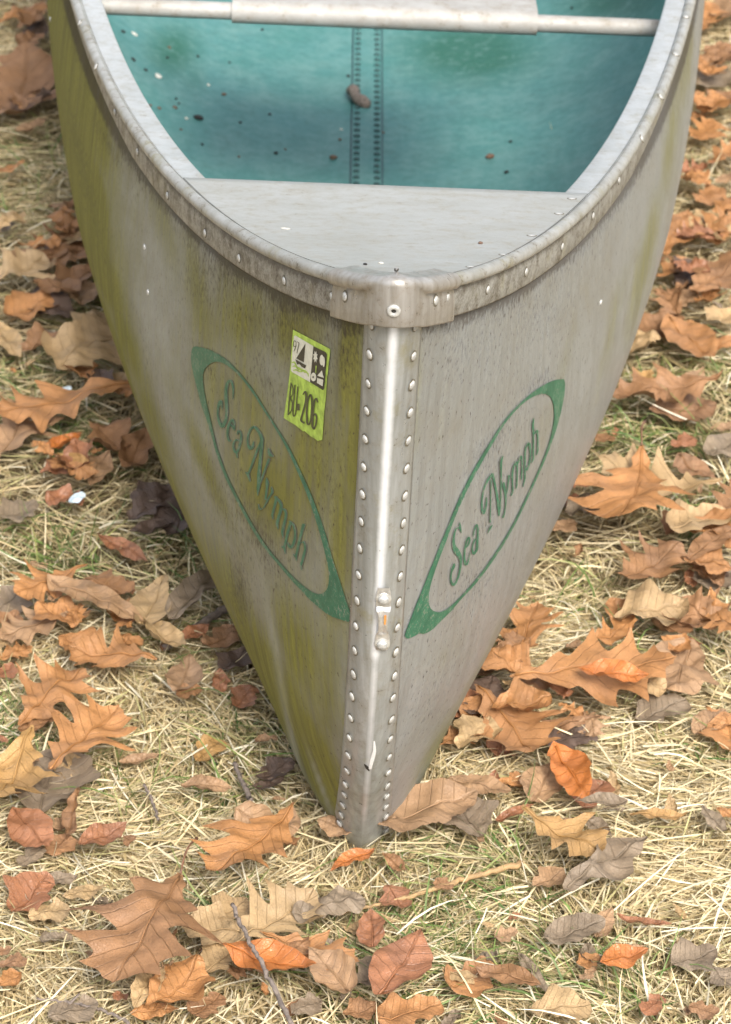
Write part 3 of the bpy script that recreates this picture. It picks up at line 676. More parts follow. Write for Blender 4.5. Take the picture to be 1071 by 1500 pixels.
LETTERS = {-1: [
    [LT(*a1, [(350, 480, 6), (352, 380, 18), (355, 290, 22), (330, 210, 26), (295, 178, 32), (258, 230, 38), (240, 330, 40), (238, 430, 44), (250, 560, 40), (255, 700, 36), (235, 820, 40), (180, 910, 55), (130, 840, 35), (108, 720, 22), (110, 620, 28), (140, 540, 50), (155, 500, 40), (175, 560, 20), (178, 640, 6)])],
    [LT(*a1, [(375, 970, 10), (370, 860, 28), (340, 790, 26), (300, 840, 30), (272, 920, 34), (260, 1020, 26), (275, 1110, 24), (300, 1150, 14), (325, 1115, 6)]), LT(*a1, [(375, 965, 12), (350, 920, 22), (312, 870, 18)])],
    [LT(*a1, [(415, 1030, 16), (430, 970, 22), (460, 980, 24), (482, 1050, 24), (470, 1140, 30), (440, 1250, 30), (405, 1320, 30), (418, 1400, 10)]), LT(*a1, [(450, 1135, 14), (400, 1110, 22), (365, 1150, 26), (352, 1220, 26), (370, 1290, 28), (405, 1320, 26)])],
    [LT(*a2, [(190, 390, 10), (180, 460, 34), (140, 505, 50), (105, 460, 28), (95, 380, 22), (105, 280, 24), (145, 190, 30), (200, 155, 30), (250, 205, 32), (300, 290, 42), (325, 370, 44)]), LT(*a2, [(325, 340, 44), (315, 480, 44), (300, 650, 40), (285, 800, 42), (272, 950, 44), (275, 1060, 48), (262, 1150, 34), (255, 1240, 8)]),
     LT(*a2, [(300, 410, 20), (260, 500, 26), (205, 650, 26), (150, 800, 24), (115, 890, 24)]), LT(*a2, [(65, 870, 8), (105, 905, 36), (140, 1020, 8)]), LT(*a2, [(290, 1060, 20), (330, 960, 22), (380, 820, 22), (440, 660, 26)]), LT(*a2, [(430, 490, 8), (450, 590, 50), (505, 625, 14)])],
    [LT(*a2, [(390, 960, 8), (405, 1040, 44), (400, 1120, 28), (385, 1220, 26), (378, 1310, 24)]), LT(*a2, [(465, 1100, 10), (490, 1180, 32), (450, 1240, 20), (400, 1330, 20), (350, 1430, 14)]), LT(*a2, [(265, 1370, 8), (285, 1460, 20), (330, 1440, 8)])],
    [LT(*a3, [(245, 290, 16), (285, 310, 40), (260, 400, 30), (235, 500, 30), (215, 580, 28), (225, 650, 8)]), LT(*a3, [(285, 320, 24), (330, 360, 30), (360, 430, 34), (345, 520, 36), (315, 620, 36), (290, 720, 36), (310, 800, 8)]), LT(*a3, [(360, 490, 20), (410, 490, 26), (435, 550, 28), (425, 640, 32), (400, 740, 32), (375, 840, 34), (390, 940, 8)])],
    [LT(*a3, [(475, 680, 16), (510, 690, 30), (485, 760, 34), (455, 870, 32), (430, 980, 30), (405, 1080, 30), (420, 1190, 8)]), LT(*a3, [(355, 1075, 8), (380, 1080, 22), (405, 1090, 22)]), LT(*a3, [(510, 700, 20), (555, 740, 26), (582, 840, 26), (575, 950, 30), (545, 1050, 34), (510, 1095, 36), (475, 1060, 24), (455, 1010, 14)])],
    [LT(*a3, [(710, 720, 44), (690, 800, 36), (660, 910, 34), (630, 1030, 32), (605, 1150, 30), (590, 1230, 26), (595, 1300, 8)]), LT(*a3, [(545, 1190, 10), (565, 1215, 18), (590, 1240, 16)]), LT(*a3, [(665, 1020, 8), (710, 995, 20), (735, 1060, 28), (735, 1130, 30), (710, 1230, 32), (680, 1330, 34), (665, 1380, 24), (690, 1445, 8)])]],
    1: [
    [LT(*b1, [(348, 265, 6), (350, 350, 34), (372, 430, 8)]), LT(*b1, [(345, 345, 20), (290, 358, 18), (262, 430, 20), (245, 540, 28), (252, 640, 50), (295, 720, 80), (345, 790, 52), (362, 870, 30), (355, 980, 24), (325, 1110, 22), (290, 1200, 24), (240, 1255, 36), (210, 1200, 20), (203, 1110, 18), (215, 1030, 24), (245, 970, 40), (262, 910, 20)])],
    [LT(*b1, [(440, 665, 14), (480, 620, 24), (505, 550, 22), (490, 490, 26), (450, 560, 20), (428, 680, 22), (416, 800, 22), (430, 930, 34), (460, 930, 20), (490, 840, 16), (510, 740, 6)])],
    [LT(*b1, [(555, 490, 10), (575, 380, 16), (615, 290, 24), (630, 360, 22), (628, 480, 22), (622, 600, 30), (620, 690, 30), (560, 770, 34), (540, 700, 16), (550, 620, 14), (590, 520, 20)])],
    [LT(*b2, [(180, 830, 6), (178, 920, 22), (160, 1030, 24), (125, 1100, 36), (105, 1020, 24), (102, 900, 20), (120, 770, 18), (150, 660, 20), (200, 560, 28), (270, 470, 30)]), LT(*b2, [(270, 460, 30), (300, 600, 28), (330, 750, 26), (355, 900, 36), (372, 1010, 44), (372, 1130, 16)]), LT(*b2, [(245, 560, 14), (240, 720, 13), (238, 900, 12), (232, 1100, 13), (232, 1230, 20)]), LT(*b2, [(265, 1270, 8), (240, 1300, 26), (190, 1395, 8)]), LT(*b2, [(385, 1010, 14), (395, 800, 15), (398, 600, 16), (398, 430, 20), (395, 280, 34), (430, 185, 10)])],
    [LT(*b2, [(445, 600, 20), (448, 650, 40), (465, 740, 24), (480, 830, 28), (478, 950, 16), (460, 1090, 14), (430, 1160, 26)]), LT(*b2, [(530, 490, 30), (515, 620, 16), (490, 780, 16)])],
    [LT(*b2, [(560, 820, 8), (590, 750, 22), (585, 620, 18), (580, 480, 28), (600, 360, 24)]), LT(*b2, [(600, 360, 20), (650, 270, 30), (660, 400, 18), (655, 560, 18), (650, 650, 20), (640, 700, 8)]), LT(*b2, [(665, 300, 20), (725, 170, 24), (735, 300, 18), (728, 450, 18), (720, 560, 14)])],
    [LT(*b3, [(420, 580, 20), (405, 680, 20), (408, 800, 18), (405, 950, 16), (405, 1080, 22), (375, 1210, 8)]), LT(*b3, [(420, 580, 18), (470, 515, 40), (488, 620, 22), (490, 740, 20), (465, 880, 20), (425, 950, 30)])],
    [LT(*b3, [(545, 130, 8), (530, 230, 30), (538, 400, 20), (538, 560, 20), (535, 700, 20), (545, 760, 24), (505, 835, 8)]), LT(*b3, [(545, 380, 14), (600, 315, 30), (605, 420, 18), (605, 560, 18), (605, 650, 24), (580, 715, 8)])]]}
def join(objs, name):
    if len(objs) == 1: return objs[0]
    V, F = [], []; mat = objs[0].data.materials[0]; par = objs[0].parent
    for o in objs:
        k = len(V); V += [tuple(v.co) for v in o.data.vertices]; F += [tuple(i + k for i in p.vertices) for p in o.data.polygons]
        me = o.data; bpy.data.objects.remove(o); bpy.data.meshes.remove(me)
    return mesh_obj(name, V, F, mat, par)
M['halo'] = simple('decal_edge', (.36, .36, .31), .4, .3, .2, 200)
for sx in (-1, 1):
    d = empty('name_decal'); d.parent = canoe
    d['label'] = 'green ring decal reading Sea Nymph, ' + ('on the algae stained side' if sx < 0 else 'on the clean grey side')
    region(BV_HULL, dense(chaikin(RINGS[sx][0])), [dense(chaikin(grow(RINGS[sx][1], .9)))], .0007, 'ring', M['decal'], d)
    for L in LETTERS[sx]:
        ob = [stroke(BV_HULL, s, .0008 + .0001 * i, 'letter', M['decal'], d, sub=5, widen=1.18) for i, s in enumerate(L)]
        join([o for o in ob if o], 'letter')
        ob = [stroke(BV_HULL, [(x, y, w * 1.18 + .45) for x, y, w in s], .00045 + .00003 * i, 'letter_edge', M['halo'], d, sub=5) for i, s in enumerate(L)]
        join([o for o in ob if o], 'letter_edge')

# ------------------------------------------------------------------ registration sticker
K8 = lambda pts: [(400 + x / 7.89, 470 + y / 7.89) for x, y in pts]
st = empty('registration_sticker'); st.parent = canoe; st['label'] = 'lime green registration sticker reading 97 and BU-206'
region(BV_HULL, dense(K8([(240, 100), (672, 325), (655, 480), (635, 640), (622, 860), (600, 1060), (578, 1372), (525, 1385), (500, 1365), (440, 1330), (372, 1270), (355, 1275), (270, 1205), (200, 1165), (133, 1120), (170, 860), (200, 620), (225, 300)])), [], .0006, 'lime_backing', M['lime'], st, 6)
region(BV_HULL, dense(K8([(255, 175), (270, 165), (480, 290), (440, 705), (235, 590), (220, 570), (235, 380)])), [], .0009, 'white_panel', M['sticker_white'], st, 5)
region(BV_HULL, dense(K8([(480, 290), (620, 358), (637, 385), (605, 780), (590, 798), (440, 705)])), [], .0009, 'black_panel', M['sticker_black'], st, 5)
def pol(pts, mat, name, off=.0012): region(BV_HULL, dense(K8(pts), 3), [], off, name, mat, st, 4)
def strk(pts, mat, name, off=.0012): stroke(BV_HULL, [(400 + x / 7.89, 470 + y / 7.89, w / 7.89) for x, y, w in pts], off, name, mat, st, sub=5)
pol([(390, 262), (372, 475), (285, 430)], M['sticker_black'], 'sail')
pol([(276, 440), (402, 512), (385, 545), (350, 530), (322, 495), (295, 500)], M['sticker_black'], 'boat_hull')
for k in range(3): strk([(232 + 8 * k, 480 + 45 * k, 8), (262 + 8 * k, 470 + 45 * k, 18), (290 + 20 * k, 530 + 28 * k, 14), (330 + 25 * k, 545 + 10 * k, 14), (350 + 30 * k, 590 + 5 * k, 14), (395 + 12 * k, 560 + 20 * k, 16), (425, 640, 6)][:5 + k], M['lime'], 'wave', .0011)
strk([(280, 285, 6), (258, 300, 7), (250, 262, 7), (262, 222, 7), (284, 235, 7), (282, 290, 7), (258, 350, 7)], M['ink'], 'digit')
strk([(297, 238, 7), (318, 250, 8), (308, 300, 7), (292, 372, 7)], M['ink'], 'digit')
def disc(cx, cy, rx, ry, mat, name, off=.0012, n=18): pol([(cx + rx * math.cos(2 * math.pi * k / n), cy + ry * math.sin(2 * math.pi * k / n)) for k in range(n)], mat, name, off)
pol([(508 + (28 if k % 2 else 17) * math.cos(math.pi * k / 8), 410 + (75 if k % 2 else 45) * math.sin(math.pi * k / 8)) for k in range(16)], M['sticker_white'], 'sun_emblem')
disc(580, 450, 24, 62, M['sticker_white'], 'tree_emblem'); disc(604, 470, 14, 60, M['sticker_white'], 'tree_emblem', .0013)
disc(485, 645, 32, 50, M['sticker_white'], 'wheel_emblem'); disc(485, 645, 8, 13, M['sticker_black'], 'wheel_hub', .0015)
strk([(512, 600, 5), (513, 560, 7), (516, 515, 12)], M['lime'], 'torch_emblem')
pol([(582, 568), (605, 655), (530, 630)], M['sticker_white'], 'tent_emblem'); pol([(528, 655), (598, 678), (590, 752), (524, 712)], M['sticker_white'], 'tent_emblem')
strk([(190, 1085, 13), (200, 950, 13), (212, 830, 13), (224, 710, 13)], M['ink'], 'letter')
strk([(224, 712, 12), (249, 770, 12), (243, 855, 12), (210, 888, 11), (242, 930, 12), (234, 1030, 12), (192, 1085, 12)], M['ink'], 'letter', .00125)
strk([(270, 735, 13), (257, 900, 13), (244, 1060, 13), (254, 1118, 14), (277, 1080, 13), (292, 900, 13), (304, 755, 13)], M['ink'], 'letter')
strk([(310, 955, 30), (310, 1030, 30)], M['ink'], 'dash')
strk([(362, 850, 14), (388, 805, 22), (404, 850, 24), (392, 950, 22), (355, 1080, 22), (335, 1150, 22), (380, 1180, 22)], M['ink'], 'digit')
strk([(448, 845, 20), (418, 900, 20), (405, 1050, 22), (410, 1190, 22), (432, 1205, 20), (455, 1140, 20), (468, 960, 20), (462, 860, 20), (448, 845, 20)], M['ink'], 'digit')
strk([(532, 940, 18), (518, 885, 20), (492, 920, 22), (478, 1060, 24), (470, 1210, 24), (488, 1255, 22), (512, 1200, 20), (522, 1110, 20), (505, 1060, 20), (482, 1100, 16)], M['ink'], 'digit')

# ------------------------------------------------------------------ crumbs and bits lying in the canoe
def pebble_mesh(name, mat, seed, el=1.):
    r = random.Random(seed); V, n = [], 7
    for i, (a, z) in enumerate(((.55, -.7), (.95, -.2), (.9, .35), (.5, .8))):
        V += [(a * r.uniform(.8, 1.2) * math.cos(2 * math.pi * k / n) * el, a * r.uniform(.8, 1.2) * math.sin(2 * math.pi * k / n), z * r.uniform(.85, 1.15)) for k in range(n)]
    V += [(0, 0, -.8), (0, 0, 1.)]; F = grid_faces(4, n, 0, True) + [(k, 28, (k + 1) % n) for k in range(n)] + [(21 + k, 21 + (k + 1) % n, 29) for k in range(n)]
    me = bpy.data.meshes.new(name); me.from_pydata(V, [], F); me.polygons.foreach_set('use_smooth', [True] * len(F)); me.materials.append(mat); return me
PEB = {k: [pebble_mesh('crumb', M[m], i * 7 + j, 1.3) for j in range(3)] for i, (k, m) in enumerate((('b', 'crumb'), ('k', 'crumb_dark'), ('w', 'crumb_pale')))}
def bit(bv, px, py, rpx, kind, name, label, cat, group=None, flat=.7):
    h = hit(bv, px, py)
    if h is None: return
    r = rpx * np.linalg.norm(h[0] - CAM_O) / FPX
    o = shared(name, PEB[kind][rng.randrange(3)], None, frame(h[0] + h[1] * r * flat * .5, h[1]) @ Matrix.Rotation(rng.uniform(0, 6), 4, 'Z') @ Matrix.Diagonal((r, r, r * flat, 1)))
    tag(o, label, cat, group)
bit(BV_IN, 290, 174, 6, 'k', 'pellet', 'largest black round pellet on the teal canoe floor', 'pellet')
bit(BV_IN, 718, 231, 6, 'b', 'bud', 'brown bud lying alone on the bare half of the canoe floor', 'bud')
bit(BV_IN, 488, 232, 5, 'b', 'seed', 'tan seed on the teal floor just beside the keel strip rivets', 'seed')
bit(BV_IN, 232, 112, 6, 'w', 'flake', 'white flake on the teal canoe floor among dark crumbs', 'flake', flat=.25)
bit(BV_IN, 197, 50, 5, 'w', 'flake', 'small pale flake high on the teal canoe side', 'flake', flat=.25)
bit(BV_DECK, 704, 357, 3.5, 'b', 'crumb', 'single reddish brown crumb on the bare deck plate', 'crumb')
bit(BV_DECK, 535, 388, 3, 'k', 'crumb', 'black crumb on the deck plate behind the bow cap', 'crumb')
bit(BV_DECK, 558, 386, 4.5, 'w', 'chip', 'white chip on the deck plate behind the bow cap', 'chip', flat=.4)
bit(BV_DECK, 418, 335, 7, 'w', 'dropping', 'white dried spot on the deck plate', 'dropping', flat=.1)
bit(BV_DECK, 312, 302, 4, 'b', 'crumb', 'brown crumb in the seam where deck meets gunwale', 'crumb')
for q in ((195, 88, 4, 'k'), (213, 103, 3.5, 'k'), (256, 158, 4, 'b'), (233, 159, 3.5, 'b'), (328, 139, 4, 'b'), (248, 70, 3, 'b'), (258, 145, 3, 'k'), (352, 180, 3, 'k'), (395, 168, 3, 'k'), (404, 225, 4, 'k'), (418, 219, 2.5, 'b'), (305, 125, 3, 'w'), (273, 174, 3, 'w'), (296, 212, 3, 'k'), (262, 152, 2.5, 'k'), (180, 47, 4, 'k'), (748, 208, 3, 'k'), (742, 253, 4, 'k'), (290, 83, 3, 'k'), (336, 92, 2.5, 'k'), (384, 44, 3, 'k'), (510, 112, 3.5, 'k'), (838, 12, 3, 'k'), (500, 190, 2.5, 'w'), (498, 205, 3, 'b'), (561, 195, 3, 'b'), (350, 230, 2.5, 'b'), (245, 85, 3, 'k'), (265, 190, 2.5, 'b'), (220, 155, 3, 'b')):
    c_ = dict(k='black', b='brown', w='pale')[q[3]]; sd_ = 'beside the keel strip' if 470 < q[0] < 590 else ('on the littered half of' if q[0] < 470 else 'on the bare half of')
    bit(BV_IN, q[0], q[1], q[2] * .8, q[3], 'crumb', 'tiny %s crumb %s%s' % (c_, sd_, ' in the canoe' if 'keel' in sd_ else ' the teal canoe floor'), 'crumb', '%s crumbs on the canoe floor' % c_)
a, b = hit(BV_IN, 510, 141), hit(BV_IN, 536, 161)
pp = [a[0] + (b[0] - a[0]) * t + np.array([.003 * math.sin(9 * t), 0, .008 + .003 * math.sin(5 * t)]) for t in np.linspace(0, 1, 9)]
V, F = tube(pp, [.0045, .0085, .0078, .0065, .0062, .0075, .0088, .0075, .004], 9)
tag(mesh_obj('twig_stub', V, F, M['twig']), 'knobbly grey brown twig stub lying on the keel strip in the canoe', 'twig')

# ------------------------------------------------------------------ leaves
def oak_width(r):
    k = r.uniform(.85, 1.15)
    T = [(0, .012), (.08, .05), (.14, .04), (.24 + r.uniform(-.02, .03), .17 * k), (.33, .095 + r.uniform(0, .05)), (.47 + r.uniform(-.03, .03), .37 * k), (.575, .10 + r.uniform(0, .05)), (.68 + r.uniform(-.02, .03), .33 * k), (.77, .12 + r.uniform(0, .03)), (.85, .19 * k), (.90, .09), (.95, .06), (1.0, .0)]
    def f(t):
        for (t0, w0), (t1, w1) in zip(T[:-1], T[1:]):
            if t <= t1:
                s = (t - t0) / (t1 - t0)
                if w1 > w0: return w0 + (w1 - w0) * s ** 1.5
                return w1 + (w0 - w1) * (1 - s) ** 1.5
        return 0
    return f
def leaf_grid(kind, L, ratio, seed, bend, roll, wave):
    r = random.Random(seed)
    nt, nu = (66, 4) if kind == 'o' else (34, 4)
    fr, fl = oak_width(r), oak_width(r)
    ph = [r.uniform(0, 6.28) for _ in range(8)]
    V, UV = [], []
    curve = r.uniform(-.12, .12)
    for i in range(nt + 1):
        t = i / nt
        for j in range(-nu, nu + 1):
            s = j / nu
            if kind == 'o':
                w = (fr if s > 0 else fl)(t) * ratio / .70; sweep = .42
            elif kind == 'b':
                w = .5 * ratio * math.sin(math.pi * min(1, t ** .85)) ** .75 * (1 + .06 * ((t * 13) % 1)); sweep = .12
            elif kind == 'f':
                w = .5 * ratio * (math.sin(math.pi * t) ** .55) * (1 + .28 * math.sin(7 * t + ph[0 if s > 0 else 1]) + .14 * math.sin(19 * t + ph[2 if s > 0 else 3])); sweep = .1
            else:
                w = .5 * ratio * math.sin(math.pi * t ** .9) ** .95 * (1 + .03 * math.sin(23 * t + ph[0])); sweep = .05
            w = max(w, .004)
            x = s * w * L; y = t * L + sweep * abs(x) * (1 - t * .35) + 0 * s
            x += curve * L * (t * (1 - t)) * 2
            UV.append((.5 + .5 * s * min(1, w * 2.2 + .05) if kind == 'o' else .5 + .5 * s * w * 1.8, t))
            V.append([x, y, 0])
    V = np.array(V); c = V[:, 1].mean()
    X, Y = V[:, 0], V[:, 1] - L * .5
    Z = np.zeros_like(X)
    un = X / L; vn = Y / L
    Z += wave * L * (.5 * np.sin(7 * vn + 5 * un + ph[0]) + .45 * np.sin(11 * un - 4 * vn + ph[1]) + .3 * np.sin(15 * vn + 13 * un + ph[2]) + .18 * np.sin(27 * vn - 21 * un + ph[3]))
    if kind == 'b': Z += .006 * L * np.cos(2 * math.pi * (13 * (vn - .5 * np.abs(un))))
    Z += -.25 * wave * np.abs(X) * 2
    if kind == 'o': Z += .5 * wave * L * np.clip(np.abs(un) - .14, 0, 1) ** 1.3 * 9 * np.sin(9 * vn + ph[4])
    if abs(roll) > 1e-3:
        k = roll / (ratio * L * .5); a = k * X; Zr = (1 - np.cos(a)) / k; X = np.sin(a) / k; X = X - Z * np.sin(a); Z = Z * np.cos(a) + Zr
    if abs(bend) > 1e-3:
        k = bend / (L * .5); a = k * Y; Zb = (1 - np.cos(a)) / k; Y2 = np.sin(a) / k - Z * np.sin(a); Z = Z * np.cos(a) + Zb; Y = Y2
    return np.stack([X, Y, Z], -1), grid_faces(nt + 1, 2 * nu + 1), UV, nu
LEAFNO = [0]
HULL_HALF = lambda y: float(hx(np.array(max(0., y - .13)), np.array(.16))) if y > .13 else 0
def leaf(bx, by, tx, ty, kind, colour, ratio=None, bend=.25, roll=.25, wave=.05, label=None, lift=0., stalk=False, group=None, cat='leaf', name=None):
    LEAFNO[0] += 1; i = LEAFNO[0]; r = random.Random(i * 31 + 5)
    a, b = on_plane(bx, by, .015), on_plane(tx, ty, .015)
    d = b - a; L = float(np.hypot(d[0], d[1])) * 1.13; mid = (a + b) / 2
    ratio = ratio or dict(o=.72, e=.46, b=.62, f=.75)[kind]
    ratio = min(ratio, .16 / L) if kind != 'o' else ratio
    V, F, UV, nu = leaf_grid(kind, L, ratio, i * 17 + 3, bend, roll, wave)
    ang = math.atan2(-d[0], d[1]); ca, sa = math.cos(ang), math.sin(ang)
    tilt = r.uniform(-.10, .10); V[:, 2] += V[:, 0] * tilt + V[:, 1] * r.uniform(-.06, .06)
    V[:, 2] -= np.percentile(V[:, 2], 12)
    z0 = float(gh(mid[0], mid[1])) + .019 + lift
    root = empty(name or dict(o='oak_leaf', e='oval_leaf', b='ribbed_leaf', f='crumpled_leaf')[kind], (mid[0], mid[1], z0)); root.rotation_euler = (0, 0, ang)
    blade = mesh_obj('blade', V, F, LM[colour], root, uv=UV)
    nc = 2 * nu + 1; mids = V[nu::nc]
    rib = mids[2:-3:3] + np.array([0, 0, .0004]); 
    if len(rib) > 3:
        Vt, Ft = tube(rib, np.linspace(.0008, .0003, len(rib)) * min(1.2, L / .09), 5); mesh_obj('midrib', Vt, Ft, RIBM[colour], root)
    if stalk:
        p = mids[0]; q = [p + np.array([.004 * math.sin(2.2 * s) * (1 if i % 2 else -1), -s * L * .30, .002 + .004 * math.sin(3 * s)]) for s in np.linspace(-.05, 1, 9)]
        Vt, Ft = tube(q, [.0009] * 7 + [.0012, .0016], 6); mesh_obj('stalk', Vt, Ft, M['stalk'], root)
    tag(root, label, cat, group)
    return root
GB = 'leaf litter on the grass'
